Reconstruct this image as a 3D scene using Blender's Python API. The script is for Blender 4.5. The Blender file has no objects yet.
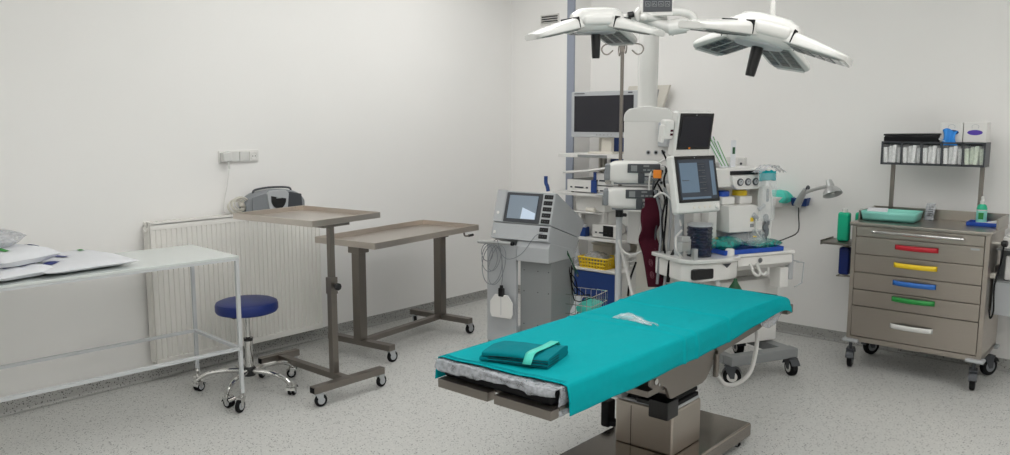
import bpy, bmesh, math, random
from mathutils import Vector, Matrix, Euler, noise
random.seed(7)
C = bpy.context.scene.collection
PI = math.pi
R = math.radians

# ------------------------------------------------------------------ materials
def lin(c):
    return tuple(((v / 255) / 12.92 if v / 255 <= .04045 else ((v / 255 + .055) / 1.055) ** 2.4) for v in c) + (1.0,)

def base_mat(name):
    m = bpy.data.materials.new(name)
    m.use_nodes = True
    nt = m.node_tree
    b = nt.nodes['Principled BSDF']
    return m, nt, b

def mat(name, rgb, rough=.5, metal=0, vary=.04, scale=30, bump=0, bscale=200, coat=0, stretch=None, emit=0):
    m, nt, b = base_mat(name)
    N, L = nt.nodes, nt.links
    b.inputs['Roughness'].default_value = rough
    b.inputs['Metallic'].default_value = metal
    b.inputs['Coat Weight'].default_value = coat
    tc = N.new('ShaderNodeTexCoord')
    mp = N.new('ShaderNodeMapping')
    if stretch: mp.inputs['Scale'].default_value = stretch
    L.new(tc.outputs['Object'], mp.inputs['Vector'])
    nz = N.new('ShaderNodeTexNoise'); nz.inputs['Scale'].default_value = scale; nz.inputs['Detail'].default_value = 4
    L.new(mp.outputs[0], nz.inputs['Vector'])
    mx = N.new('ShaderNodeMix'); mx.data_type = 'RGBA'
    c = lin(rgb)
    mx.inputs[6].default_value = tuple(v * (1 - vary) for v in c[:3]) + (1,)
    mx.inputs[7].default_value = tuple(min(1, v * (1 + vary)) for v in c[:3]) + (1,)
    L.new(nz.outputs['Fac'], mx.inputs[0])
    L.new(mx.outputs[2], b.inputs['Base Color'])
    if metal:
        mr = N.new('ShaderNodeMapRange')
        mr.inputs['To Min'].default_value = rough * .8; mr.inputs['To Max'].default_value = rough * 1.25
        L.new(nz.outputs['Fac'], mr.inputs['Value']); L.new(mr.outputs[0], b.inputs['Roughness'])
    if bump:
        bz = N.new('ShaderNodeTexNoise'); bz.inputs['Scale'].default_value = bscale; bz.inputs['Detail'].default_value = 3
        L.new(mp.outputs[0], bz.inputs['Vector'])
        bp = N.new('ShaderNodeBump'); bp.inputs['Strength'].default_value = bump; bp.inputs['Distance'].default_value = .004
        L.new(bz.outputs['Fac'], bp.inputs['Height']); L.new(bp.outputs[0], b.inputs['Normal'])
    if emit:
        b.inputs['Emission Color'].default_value = c; b.inputs['Emission Strength'].default_value = emit
    return m

def plastic(name, rgb, alpha=.35, rough=.15, bump=.3, bscale=60):
    m, nt, b = base_mat(name)
    N, L = nt.nodes, nt.links
    b.inputs['Base Color'].default_value = lin(rgb); b.inputs['Roughness'].default_value = rough
    tr = N.new('ShaderNodeBsdfTransparent')
    mix = N.new('ShaderNodeMixShader')
    tc = N.new('ShaderNodeTexCoord')
    nz = N.new('ShaderNodeTexNoise'); nz.inputs['Scale'].default_value = bscale; nz.inputs['Detail'].default_value = 3
    L.new(tc.outputs['Object'], nz.inputs['Vector'])
    mr = N.new('ShaderNodeMapRange'); mr.inputs['From Min'].default_value = .3; mr.inputs['From Max'].default_value = .7
    mr.inputs['To Min'].default_value = alpha * .6; mr.inputs['To Max'].default_value = min(1, alpha * 1.4)
    L.new(nz.outputs['Fac'], mr.inputs['Value'])
    bp = N.new('ShaderNodeBump'); bp.inputs['Strength'].default_value = bump; bp.inputs['Distance'].default_value = .01
    L.new(nz.outputs['Fac'], bp.inputs['Height']); L.new(bp.outputs[0], b.inputs['Normal'])
    L.new(mr.outputs[0], mix.inputs[0]); L.new(tr.outputs[0], mix.inputs[1]); L.new(b.outputs[0], mix.inputs[2])
    L.new(mix.outputs[0], N['Material Output'].inputs['Surface'])
    return m

def vinyl(name, rgb, dark, light, dens=.35):
    m, nt, b = base_mat(name)
    N, L = nt.nodes, nt.links
    tc = N.new('ShaderNodeTexCoord')
    b.inputs['Roughness'].default_value = .38
    prev = None
    big = N.new('ShaderNodeTexNoise'); big.inputs['Scale'].default_value = 70; big.inputs['Detail'].default_value = 5
    L.new(tc.outputs['Object'], big.inputs['Vector'])
    mx0 = N.new('ShaderNodeMix'); mx0.data_type = 'RGBA'
    c = lin(rgb)
    mx0.inputs[6].default_value = tuple(v * .88 for v in c[:3]) + (1,); mx0.inputs[7].default_value = tuple(v * 1.12 for v in c[:3]) + (1,)
    L.new(big.outputs['Fac'], mx0.inputs[0]); prev = mx0.outputs[2]
    for sc, col, size, d in ((78, dark, .30, dens), (125, dark, .30, dens * .8), (95, light, .3, dens)):
        vo = N.new('ShaderNodeTexVoronoi'); vo.inputs['Scale'].default_value = sc
        L.new(tc.outputs['Object'], vo.inputs['Vector'])
        lt = N.new('ShaderNodeMath'); lt.operation = 'LESS_THAN'; lt.inputs[1].default_value = size
        L.new(vo.outputs['Distance'], lt.inputs[0])
        sp = N.new('ShaderNodeSeparateColor'); L.new(vo.outputs['Color'], sp.inputs[0])
        l2 = N.new('ShaderNodeMath'); l2.operation = 'LESS_THAN'; l2.inputs[1].default_value = d
        L.new(sp.outputs[0], l2.inputs[0])
        mu = N.new('ShaderNodeMath'); mu.operation = 'MULTIPLY'
        L.new(lt.outputs[0], mu.inputs[0]); L.new(l2.outputs[0], mu.inputs[1])
        mx = N.new('ShaderNodeMix'); mx.data_type = 'RGBA'; mx.inputs[7].default_value = lin(col)
        L.new(mu.outputs[0], mx.inputs[0]); L.new(prev, mx.inputs[6]); prev = mx.outputs[2]
    L.new(prev, b.inputs['Base Color'])
    return m

M_ = dict(
    wall=mat('wall_paint', (241, 240, 238), .55, bump=.04, bscale=120, vary=.012, scale=3),
    ceil=mat('ceiling_paint', (240, 240, 238), .7, vary=.01),
    floor=vinyl('floor_vinyl', (204, 204, 201), (112, 112, 111), (222, 222, 218), .30),
    skirt=vinyl('skirting_vinyl', (166, 166, 163), (84, 84, 82), (170, 170, 166), .4),
    weld=mat('weld_seam', (186, 187, 184), .45),
    guard=mat('guard_aluminium', (150, 157, 172), .4, .15),
    rad=mat('radiator_enamel', (236, 234, 229), .4, vary=.01),
    white=mat('white_plastic', (226, 225, 222), .4, vary=.015),
    gloss=mat('white_gloss_enamel', (219, 219, 216), .22, vary=.01, coat=.3),
    cream=mat('cream_plastic', (214, 210, 200), .5, vary=.02),
    wmetal=mat('light_grey_enamel', (198, 201, 203), .4, vary=.02),
    wtop=mat('pale_laminate', (216, 222, 220), .22, vary=.01),
    steel=mat('brushed_steel', (176, 168, 159), .32, 1, vary=.05, scale=9, stretch=(1, 1, 28)),
    steelh=mat('brushed_steel_horizontal', (168, 162, 154), .3, 1, vary=.05, scale=9, stretch=(1, 24, 1)),
    steelt=mat('tray_steel', (206, 198, 190), .3, 1, vary=.04, scale=9, stretch=(1, 24, 1)),
    steelb=mat('base_steel', (150, 143, 136), .16, 1, vary=.04, scale=9, stretch=(1, 24, 1)),
    steeld=mat('dull_steel', (138, 132, 126), .4, 1, vary=.06, scale=14),
    chrome=mat('chrome', (205, 205, 203), .1, 1, vary=.01),
    black=mat('black_rubber', (26, 26, 28), .55, vary=.1),
    blackp=mat('black_plastic', (20, 20, 22), .35, vary=.08),
    grey=mat('grey_plastic', (128, 132, 136), .45, vary=.02),
    lgrey=mat('light_grey_plastic', (178, 181, 184), .42, vary=.02),
    mgrey=mat('mid_grey_enamel', (136, 139, 140), .42, vary=.02),
    dgrey=mat('dark_grey_plastic', (66, 69, 74), .4, vary=.04),
    silver=mat('silver_paint', (186, 188, 188), .3, .6, vary=.02),
    navy=mat('navy_vinyl', (14, 40, 112), .42, vary=.06, bump=.08, bscale=300),
    blue=mat('blue_enamel', (28, 62, 128), .4, vary=.04),
    bluep=mat('blue_plastic', (26, 76, 176), .35, vary=.04),
    teal=mat('teal_cotton', (0, 160, 168), .85, vary=.06, scale=40, bump=.25, bscale=700),
    tealf=mat('dark_teal_cotton', (0, 124, 134), .85, vary=.06, scale=40, bump=.25, bscale=700),
    tape=mat('mint_tape', (74, 206, 188), .5),
    mint=mat('mint_plastic', (146, 222, 208), .4, vary=.02),
    green=mat('green_liquid', (22, 182, 140), .3, vary=.03),
    dgreen=mat('dark_green_rubber', (10, 74, 40), .5, vary=.05),
    red=mat('red_handle', (186, 30, 46), .35), yellow=mat('yellow_plastic', (238, 204, 40), .4, vary=.03),
    hblue=mat('blue_handle', (44, 108, 190), .35), hgreen=mat('green_handle', (34, 140, 62), .35),
    orange=mat('orange_plastic', (245, 140, 30), .45),
    maroon=mat('maroon_cuff', (70, 22, 36), .8, vary=.08, bump=.3, bscale=250),
    pinkm=mat('pale_pink_print', (150, 100, 112), .8),
    paper=mat('paper', (226, 228, 232), .7, vary=.02, bump=.5, bscale=26),
    paperb=mat('blue_print', (58, 66, 128), .7), paperg=mat('green_print', (60, 150, 70), .7),
    purple=mat('purple_print', (84, 58, 170), .5), gloveb=mat('blue_nitrile', (40, 138, 224), .5, vary=.05),
    screen=mat('dark_screen', (24, 24, 34), .12, vary=.03),
    screenb=mat('blue_lit_screen', (96, 114, 132), .2, emit=.25),
    screend=mat('dim_lit_screen', (56, 62, 72), .2, emit=.15),
    screenw=mat('pale_lit_screen', (176, 190, 206), .2, emit=.45),
    screeng=mat('grey_lit_screen', (122, 134, 146), .2, emit=.25),
    icon=mat('pale_icons', (170, 174, 176), .5),
    clear=plastic('clear_plastic', (236, 242, 244), .2, bump=.1, bscale=14),
    pane=plastic('clear_pane', (235, 238, 240), .1, bump=0),
    film=plastic('crinkled_film', (196, 200, 206), .5, bump=.6, bscale=45),
    tealclear=plastic('teal_film', (40, 150, 140), .7, bump=.5, bscale=40),
    smoke=plastic('smoked_plastic', (40, 46, 70), .6, .12, bump=0),
    led=mat('led_window', (150, 154, 152), .15), ledd=mat('led_lens', (70, 76, 76), .15),
    diff=mat('luminous_diffuser', (255, 254, 252), .5, emit=1),
    magenta=mat('magenta_label', (206, 40, 130), .5),
    speck=mat('wrapped_supplies', (240, 242, 240), .6, vary=.22, scale=70, bump=.8, bscale=50),
    speckg=mat('green_wrapped_supplies', (214, 226, 206), .6, vary=.25, scale=70, bump=.8, bscale=50),
)

for k_ in ('teal', 'tealf', 'maroon', 'speck', 'paper', 'black'):
    M_[k_].node_tree.nodes['Principled BSDF'].inputs['Specular IOR Level'].default_value = .12
# ------------------------------------------------------------------ mesh builder
class B:
    def __init__(s): s.bm = bmesh.new(); s.mi = 0
    def _mark(s, n0):
        s.bm.faces.ensure_lookup_table()
        if s.mi:
            for f in s.bm.faces[n0:]: f.material_index = s.mi
    def box(s, c, d, bev=0, rz=0, rx=0, ry=0, seg=2, mtx=None):
        n0 = len(s.bm.faces)
        t = bmesh.new()
        bmesh.ops.create_cube(t, size=1)
        bmesh.ops.scale(t, vec=d, verts=t.verts)
        if bev: bmesh.ops.bevel(t, geom=t.edges[:], offset=min(bev, min(d) * .49), segments=seg, profile=.5, affect='EDGES')
        m = Matrix.Translation(c) @ Euler((rx, ry, rz)).to_matrix().to_4x4()
        if mtx: m = mtx @ m
        s._merge(t, m); s._mark(n0); return s
    def _merge(s, t, m=None):
        vs = [s.bm.verts.new((m @ v.co) if m else v.co) for v in t.verts]
        t.verts.index_update()
        for f in t.faces:
            try: s.bm.faces.new([vs[v.index] for v in f.verts])
            except ValueError: pass
        t.free()
    def b2(s, x0, x1, y0, y1, z0, z1, bev=0, **k):
        return s.box(((x0 + x1) / 2, (y0 + y1) / 2, (z0 + z1) / 2), (x1 - x0, y1 - y0, z1 - z0), bev, **k)
    def cyl(s, a, b, r, r2=None, n=16, caps=True):
        a, b = Vector(a), Vector(b); r2 = r if r2 is None else r2
        return s.lathe([(r, 0), (r2, (b - a).length)], n, a, b - a, caps)
    def lathe(s, prof, n=24, loc=(0, 0, 0), axis=(0, 0, 1), caps=True):
        n0 = len(s.bm.faces)
        q = Vector((0, 0, 1)).rotation_difference(Vector(axis).normalized()).to_matrix()
        loc = Vector(loc); rings = []
        for r, z in prof:
            rings.append([s.bm.verts.new(loc + q @ Vector((r * math.cos(2 * PI * i / n), r * math.sin(2 * PI * i / n), z))) for i in range(n)])
        for A, Bq in zip(rings, rings[1:]):
            for i in range(n): s.bm.faces.new((A[i], A[(i + 1) % n], Bq[(i + 1) % n], Bq[i]))
        if caps:
            s.bm.faces.new(rings[0][::-1]); s.bm.faces.new(rings[-1])
        s._mark(n0); return s
    def tube(s, pts, r, n=8, smooth=4, closed=False, rf=None):
        n0 = len(s.bm.faces)
        P = [Vector(p) for p in pts]
        if smooth and len(P) > 2:
            Q = []; m = len(P)
            for i in range(m if closed else m - 1):
                p0 = P[(i - 1) % m] if closed or i else P[0] * 2 - P[1]
                p1, p2 = P[i], P[(i + 1) % m]
                p3 = P[(i + 2) % m] if closed or i + 2 < m else P[-1] * 2 - P[-2]
                for k in range(smooth):
                    t = k / smooth
                    Q.append(.5 * ((2 * p1) + (p2 - p0) * t + (2 * p0 - 5 * p1 + 4 * p2 - p3) * t * t + (3 * p1 - p0 - 3 * p2 + p3) * t ** 3))
            if not closed: Q.append(P[-1])
            P = Q
        rings = []; prev = None; m = len(P)
        for i, p in enumerate(P):
            d = (P[(i + 1) % m] - P[i - 1]) if (closed or 0 < i < m - 1) else (P[min(i + 1, m - 1)] - P[max(i - 1, 0)])
            if d.length < 1e-9: d = Vector((0, 0, 1))
            d.normalize()
            if prev is None:
                u = d.orthogonal().normalized()
            else:
                u = (prev - d * prev.dot(d))
                u = u.normalized() if u.length > 1e-6 else d.orthogonal().normalized()
            prev = u; v = d.cross(u)
            rr = r if rf is None else rf(i / (m - 1))
            rings.append([s.bm.verts.new(p + u * rr * math.cos(2 * PI * j / n) + v * rr * math.sin(2 * PI * j / n)) for j in range(n)])
        pairs = list(zip(rings, rings[1:])) + ([(rings[-1], rings[0])] if closed else [])
        for A, Bq in pairs:
            for j in range(n): s.bm.faces.new((A[j], A[(j + 1) % n], Bq[(j + 1) % n], Bq[j]))
        if not closed:
            s.bm.faces.new(rings[0][::-1]); s.bm.faces.new(rings[-1])
        s._mark(n0); return s
    def prism(s, poly, axis, a, b, bev=0):
        """poly: 2-D points; axis 'x': (y,z), 'y': (x,z), 'z': (x,y)"""
        n0 = len(s.bm.faces)
        t = bmesh.new()
        def P(p, h): return {'x': (h, p[0], p[1]), 'y': (p[0], h, p[1]), 'z': (p[0], p[1], h)}[axis]
        A = [t.verts.new(P(p, a)) for p in poly]; Bq = [t.verts.new(P(p, b)) for p in poly]
        k = len(poly)
        t.faces.new(A); t.faces.new(Bq[::-1])
        for i in range(k): t.faces.new((A[i], Bq[i], Bq[(i + 1) % k], A[(i + 1) % k]))
        bmesh.ops.recalc_face_normals(t, faces=t.faces)
        if bev: bmesh.ops.bevel(t, geom=t.edges[:], offset=bev, segments=2, profile=.5, affect='EDGES')
        s._merge(t); s._mark(n0); return s
    def grid(s, f, nu, nv, closeu=False):
        n0 = len(s.bm.faces)
        g = [[s.bm.verts.new(f(i / nu, j / nv)) for j in range(nv + 1)] for i in range(nu + (0 if closeu else 1))]
        k = len(g)
        for i in range(nu):
            for j in range(nv):
                s.bm.faces.new((g[i][j], g[(i + 1) % k][j], g[(i + 1) % k][j + 1], g[i][j + 1]))
        s._mark(n0); return s
    def ball(s, c, d, n=12, rz=0):
        n0 = len(s.bm.faces)
        t = bmesh.new(); bmesh.ops.create_uvsphere(t, u_segments=n, v_segments=max(6, n * 2 // 3), radius=.5)
        s._merge(t, Matrix.Translation(c) @ Euler((0, 0, rz)).to_matrix().to_4x4() @ Matrix.Diagonal((d[0], d[1], d[2], 1)))
        s._mark(n0); return s
    def m(s, i): s.mi = i; return s

def obj(name, b, mats, parent=None, loc=None, rot=None, solid=0, sub=0, ang=35):
    bm = b.bm
    bmesh.ops.recalc_face_normals(bm, faces=bm.faces)
    me = bpy.data.meshes.new(name); bm.to_mesh(me); bm.free()
    for p in me.polygons: p.use_smooth = True
    me.set_sharp_from_angle(angle=R(ang))
    for m in (mats if isinstance(mats, (list, tuple)) else [mats]): me.materials.append(M_[m])
    o = bpy.data.objects.new(name, me); C.objects.link(o)
    if parent: o.parent = parent
    if loc: o.location = loc
    if rot: o.rotation_euler = rot
    wn = o.modifiers.new('normals', 'WEIGHTED_NORMAL'); wn.keep_sharp = True; wn.weight = 60
    if solid:
        md = o.modifiers.new('solid', 'SOLIDIFY'); md.thickness = solid; md.offset = 0
    if sub:
        md = o.modifiers.new('sub', 'SUBSURF'); md.levels = sub; md.render_levels = sub
    return o

def tag(o, label, cat, group=None):
    o['label'] = label; o['category'] = cat
    if group: o['group'] = group
    return o
def thing(name, label, cat, loc=(0, 0, 0), rz=0, group=None, rot=None):
    o = bpy.data.objects.new(name, None); C.objects.link(o); o.empty_display_size = .05
    o.location = loc; o.rotation_euler = rot or (0, 0, rz)
    return tag(o, label, cat, group)
def struct(name, b, mats, parent=None):
    o = obj(name, b, mats, parent)
    if parent is None: o['kind'] = 'structure'
    return o
def dup(root, loc, rz=None, label=None, name=None):
    r = root.copy(); C.objects.link(r); r.location = loc
    if rz is not None: r.rotation_euler = (0, 0, rz)
    if label: r['label'] = label
    for ch in list(root.children):
        c = ch.copy(); C.objects.link(c); c.parent = r
        for g in list(ch.children):
            d = g.copy(); C.objects.link(d); d.parent = c
    return r

def caster(parent, x, y, ztop, r=.04, w=.022, ang=0, fork='chrome', tyre='black', hub='lgrey', twin=False, hood=False):
    """a swivel caster: part 'caster' with sub-part 'wheel'; wheel touches local z=0"""
    ca, sa = math.cos(ang), math.sin(ang)
    off = .022
    ox, oy = x + ca * off, y + sa * off
    m = Matrix.Translation((ox, oy, 0)) @ Euler((0, 0, ang)).to_matrix().to_4x4()
    b = B()
    b.cyl((x, y, r * 1.9), (x, y, ztop), .011, n=10)
    b.box((-off * .4, 0, r * 2.05), (r * 1.25, w + .014, .012), .003, mtx=m)
    for sgn in (-1, 1):
        t = B(); t.prism([(-r * .9, r * 2.05), (r * .35, r * 2.05), (r * .25, r * .8), (-r * .2, r * .8)], 'y', sgn * (w / 2 + .003) - .0022, sgn * (w / 2 + .003) + .0022)
        b._merge(t.bm, m)
    if hood:
        t = B(); t.grid(lambda u, v: Vector((r * 1.12 * math.cos(R(20 + 150 * u)), (v - .5) * (w + .014), r + r * 1.12 * math.sin(R(20 + 150 * u)))), 10, 2)
        b._merge(t.bm, m)
    f = obj('caster', b, fork, parent)
    b = B()
    ax = m.to_3x3() @ Vector((0, 1, 0))
    c = Vector((ox, oy, r))
    gaps = ((-w / 2, w / 2),) if not twin else ((-w / 2, -w * .12), (w * .12, w / 2))
    for a0, a1 in gaps:
        h = a1 - a0
        b.lathe([(r * .8, 0), (r * .96, h * .12), (r, h * .3), (r, h * .7), (r * .96, h * .88), (r * .8, h)], 24, c + ax * a0, ax)
    b.m(1)
    b.lathe([(r * .58, -w / 2 - .0012), (r * .58, w / 2 + .0012)], 20, c, ax)
    obj('wheel', b, [tyre, hub], f)
    return f

# ------------------------------------------------------------------ room shell
XL, YB, XR, YF, ZC = -4.85, 5.92, 1.9, -2.0, 3.0
struct('floor', B().b2(XL - .1, XR + .1, YF - .1, YB + .1, -.1, 0), 'floor')
struct('ceiling', B().b2(XL - .1, XR + .1, YF - .1, YB + .1, ZC, ZC + .1), 'ceil')
struct('wall_left', B().b2(XL - .1, XL, YF - .1, YB + .1, 0, ZC), 'wall')
struct('wall_back', B().b2(XL, XR + .1, YB, YB + .1, 0, ZC), 'wall')
struct('wall_pier', B().b2(XL, -4.143, 5.67, YB, 0, ZC), 'wall')
struct('wall_right', B().b2(XR, XR + .1, YF - .1, YB, 0, ZC), 'wall')
struct('wall_front', B().b2(XL, XR, YF - .1, YF, 0, ZC), 'wall')
def skirting(name, p0, p1, nrm):
    p0, p1, nrm = Vector(p0), Vector(p1), Vector(nrm)
    prof = [(0, .078), (.005, .078), (.005, .022), (.009, .010), (.017, .003), (.03, .0012)]
    b = B()
    b.grid(lambda u, v: p0.lerp(p1, u) + nrm * prof[round(v * 5)][0] + Vector((0, 0, prof[round(v * 5)][1])), 1, 5)
    b.m(1)
    b.grid(lambda u, v: p0.lerp(p1, u) + nrm * (.03 + .006 * v) + Vector((0, 0, .0014)), 1, 1)
    struct(name, b, ['skirt', 'weld'])
skirting('baseboard_left', (XL, YF, 0), (XL, 5.67, 0), (1, 0, 0))
skirting('baseboard_back', (-4.143, YB, 0), (XR, YB, 0), (0, -1, 0))
skirting('baseboard_pier', (XL, 5.67, 0), (-4.143, 5.67, 0), (0, -1, 0))
skirting('baseboard_right', (XR, YF, 0), (XR, YB, 0), (-1, 0, 0))
struct('trim_1', B().prism([(-4.213, 5.67), (-4.213, 5.662), (-4.139, 5.662), (-4.139, 5.68), (-4.143, 5.68), (-4.143, 5.67)], 'z', 0, ZC), 'guard')

# ceiling luminaires
first = None
for x, y in ((-3.3, 2.9), (-3.6, 4.4), (-1.5, -1.0), (-1.3, 1.0), (-1.3, 2.9), (.4, 3.9), (.8, -.4), (.8, 1.8)):
        if first is None:
            t = thing('ceiling_light', 'surface-mounted square white ceiling luminaire over the operating room', 'ceiling light', (x, y, ZC), group='ceiling luminaires above the frame')
            b = B()
            for s in (-1, 1):
                b.b2(-.6, .6, s * .6 - .02, s * .6 + .02, -.025, 0); b.b2(s * .6 - .02, s * .6 + .02, -.6, .6, -.025, 0)
            obj('frame', b, 'white', t)
            obj('diffuser', B().b2(-.58, .58, -.58, .58, -.13, -.004, .02), 'diff', t)
            first = t
        else: dup(first, (x, y, ZC))

# ventilation grille on the pier
t = thing('ventilation_grille', 'small white slatted ventilation grille high on the pier wall', 'vent', (-4.405, 5.67, 2.452))
b = B()
b.b2(-.1, .1, -.012, -.002, -.006, .004); b.b2(-.1, .1, -.012, -.002, .074, .082); b.b2(-.1, -.092, -.012, -.002, 0, .08); b.b2(.092, .1, -.012, -.002, 0, .08)
b.m(1).b2(-.095, .095, -.004, -.001, 0, .08)
obj('frame', b, ['white', 'black'], t)
for k in range(4): obj('slat', B().box((0, -.009, .012 + .02 * k), (.186, .012, .003), rx=R(-35)), 'white', t)

# ------------------------------------------------------------------ radiator on the left wall
t = thing('radiator', 'white ribbed panel radiator mounted on the left wall', 'radiator', (-4.85, 2.195, .11))
RL, RH = 1.225, .877
def panel(xf):
    b = B()
    nr = 37
    def f(u, v):
        y = u * RL; z = v * RH
        k = (u * nr) % 1
        g = 0 if (k < .3) else 1
        edge = 1 if (.042 < v < .958) else 0
        return Vector((xf - .008 * g * edge, y, z))
    # u samples follow each rib's shoulders
    us = [0]
    for i in range(nr): us += [(i + .02) / nr, (i + .28) / nr, (i + .40) / nr, (i + .90) / nr]
    us += [1]; us = sorted(set(us))
    vs = [0, .04, .045, .955, .96, 1]
    return b.grid(lambda a, c: f(us[round(a * (len(us) - 1))], vs[round(c * 5)]), len(us) - 1, 5)
b = panel(.112); b.b2(.078, .1, 0, RL, 0, RH)
obj('front_panel', b, 'rad', t)
b = B(); b.b2(.03, .048, 0, RL, 0, RH)
obj('rear_panel', b, 'rad', t)
b = B()
b.b2(.026, .034, 0, RL, RH - .005, RH + .012); b.b2(.104, .112, 0, RL, RH - .005, RH + .012)
for k in range(42): b.b2(.03, .108, .012 + k * .0297, .03 + k * .0297, RH + .004, RH + .009)
obj('top_grille', b, 'rad', t)
b = B(); b.b2(.026, .085, -.004, .004, .02, RH - .02); b.b2(.05, .075, .01, RL - .01, .05, RH - .05)
obj('side_panel', b, 'rad', t)
b = B(); b.cyl((.066, -.004, RH - .04), (.066, -.022, RH - .04), .010); b.cyl((.066, -.012, RH - .04), (.066, -.02, RH - .04), .013, n=6)
obj('vent_valve', b, 'rad', t)
b = B()
for y in (.25, 1.0): b.b2(.0, .03, y - .015, y + .015, .05, RH - .05)
obj('bracket', b, 'rad', t)

# ------------------------------------------------------------------ wall socket strip
t = thing('wall_socket', 'white four-gang switch and socket strip on the left wall above the radiator', 'socket', (-4.85, 2.867, 1.373))
obj('frame_plate', B().box((.005, 0, 0), (.01, .295, .083), .004), 'white', t)
for k, y in enumerate((-.037, .035)): obj('switch', B().box((.013, y, 0), (.009, .066, .062), .002, ry=R(2 if k else -2)), 'gloss', t)
b = B().box((.012, .107, 0), (.008, .066, .062), .002)
b.lathe([(.026, 0), (.026, .003), (.022, .003), (.021, -.004)], 24, (.0162, .107, 0), (1, 0, 0))
b.m(1); 
for dy in (-.0095, .0095): b.cyl((.015, .107 + dy, 0), (.0172, .107 + dy, 0), .0035, n=10)
obj('socket', b, ['white', 'black'], t)
t2 = tag(obj('plug_adapter', B().box((.032, -.107, .002), (.045, .064, .062), .007, rx=R(6)).cyl((.05, -.103, -.03), (.05, -.1, -.075), .006), 'gloss', None, loc=(-4.85, 2.867, 1.373)),
         'square white power plug pushed into the left end of the wall socket', 'plug')
b = B().tube([(-4.80, 2.767, 1.30), (-4.815, 2.755, 1.18), (-4.825, 2.735, 1.08), (-4.80, 2.72, 1.012), (-4.79, 2.78, 1.004), (-4.77, 2.87, 1.006)], .003)
pc = obj('lead', b, 'white', t2); pc.location = -Vector(t2.location)

# ------------------------------------------------------------------ portable radio and coiled lead on the radiator
t = thing('radio', 'grey portable radio with a dark round display, on the radiator', 'radio', (-4.765, 3.06, .992), R(90))
def rsec(u):   # rounded body outline along local x (length), arched
    return
b = B()
L_ = .46
def rad_body(u, v):
    x = (u - .5) * L_
    a = v * 2 * PI
    e = 1 - abs(2 * u - 1) ** 6 * .35
    h = (.078 - .018 * abs(2 * u - 1) ** 2) * e
    y = .062 * e * (abs(math.cos(a)) ** .5) * (1 if math.cos(a) > 0 else -1)
    z = h + h * (abs(math.sin(a)) ** .5) * (1 if math.sin(a) > 0 else -1)
    return Vector((x, y, max(z, .001)))
b.grid(rad_body, 24, 28)
b.bm.verts.ensure_lookup_table()
bmesh.ops.holes_fill(b.bm, edges=b.bm.edges[:], sides=40)
obj('body', b, 'grey', t, ang=50)
for sx in (-1, 1):
    b = B().prism([(sx * .055, .012), (sx * .06, .125), (sx * .10, .135), (sx * .19, .115), (sx * .195, .02)], 'y', -.066, -.055, .004)
    obj('speaker_grille', b, 'dgrey' if sx > 0 else 'grey', t)
b = B().prism([(-.07, .008), (-.085, .128), (-.06, .15), (.06, .15), (.085, .128), (.07, .008)], 'y', -.073, -.05, .005)
obj('control_panel', b, 'lgrey', t)
b = B(); b.prism([(.058 * math.cos(R(a)), .092 + .066 * math.sin(R(a)) if a > 180 else .115) for a in range(180, 361, 15)], 'y', -.077, -.071)
obj('display', b, 'blackp', t)
obj('clock_window', B().b2(-.02, .02, -.079, -.0765, .097, .104), 'icon', t)
b = B().tube([(-.15, 0, .13), (-.13, 0, .158), (0, 0, .168), (.13, 0, .158), (.15, 0, .13)], .007)
obj('handle', b, 'dgrey', t)
b = B()
for k in range(7):
    r = .044 + .004 * (k % 3); x0 = -4.765 + .004 * k; z0 = 1.045
    b.tube([(x0 + .006 * math.sin(a * 2), 2.775 + r * 1.15 * math.cos(a) + .006 * k, z0 + .004 * k + r * .9 * math.sin(a)) for a in [i * 2 * PI / 10 for i in range(10)]], .0042, n=6, closed=True)
tag(obj('cable_coil', b, 'cream'), 'loosely coiled cream cable resting on the radiator beside the radio', 'cable')
b = B().box((0, 0, 0), (.115, .05, .036), .01, rz=R(65)).cyl((.045, .1, 0), (.02, .05, 0), .006)
tag(obj('power_adapter', b, 'cream', loc=(-4.76, 2.865, 1.062)), 'cream oblong power adapter lying on the coiled cable', 'adapter')

# ------------------------------------------------------------------ white side table with packages (local: x along width to the wall negative, y along length negative)
t = thing('side_table', 'long white metal-framed side table on casters along the left wall', 'table', (-3.905, 2.285, 0), R(-3.3))
LT, WT, HT_ = 1.9, .575, .88
obj('table_top', B().b2(-WT, 0, -LT, 0, HT_ - .014, HT_, .002), ['wtop'], t)
b = B()
for x in (-WT, -.02): b.b2(x, x + .02, -LT, 0, HT_ - .026, HT_ - .0145)
for y in (-LT, -.02): b.b2(-WT + .02, -.02, y, y + .02, HT_ - .026, HT_ - .0145)
obj('apron', b, 'wmetal', t)
b = B()
for x in (-WT, -.022): b.b2(x, x + .022, -LT, 0, .352, .368)
for y in (-LT, -.022): b.b2(-WT + .022, -.022, y, y + .022, .352, .368)
obj('lower_rail', b, 'wmetal', t)
for x, y in ((-.02, -.02), (-WT, -.02), (-.02, -LT), (-WT, -LT)):
    obj('leg', B().b2(x, x + .02, y, y + .02, .105, HT_ - .026, .002), 'wmetal', t)
for k, (x, y) in enumerate(((-.012, -.012), (-WT + .012, -.012), (-.012, -LT + .012), (-WT + .012, -LT + .012))):
    caster(t, x, y, .13, .04, .022, R(-60 + 20 * k))

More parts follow.
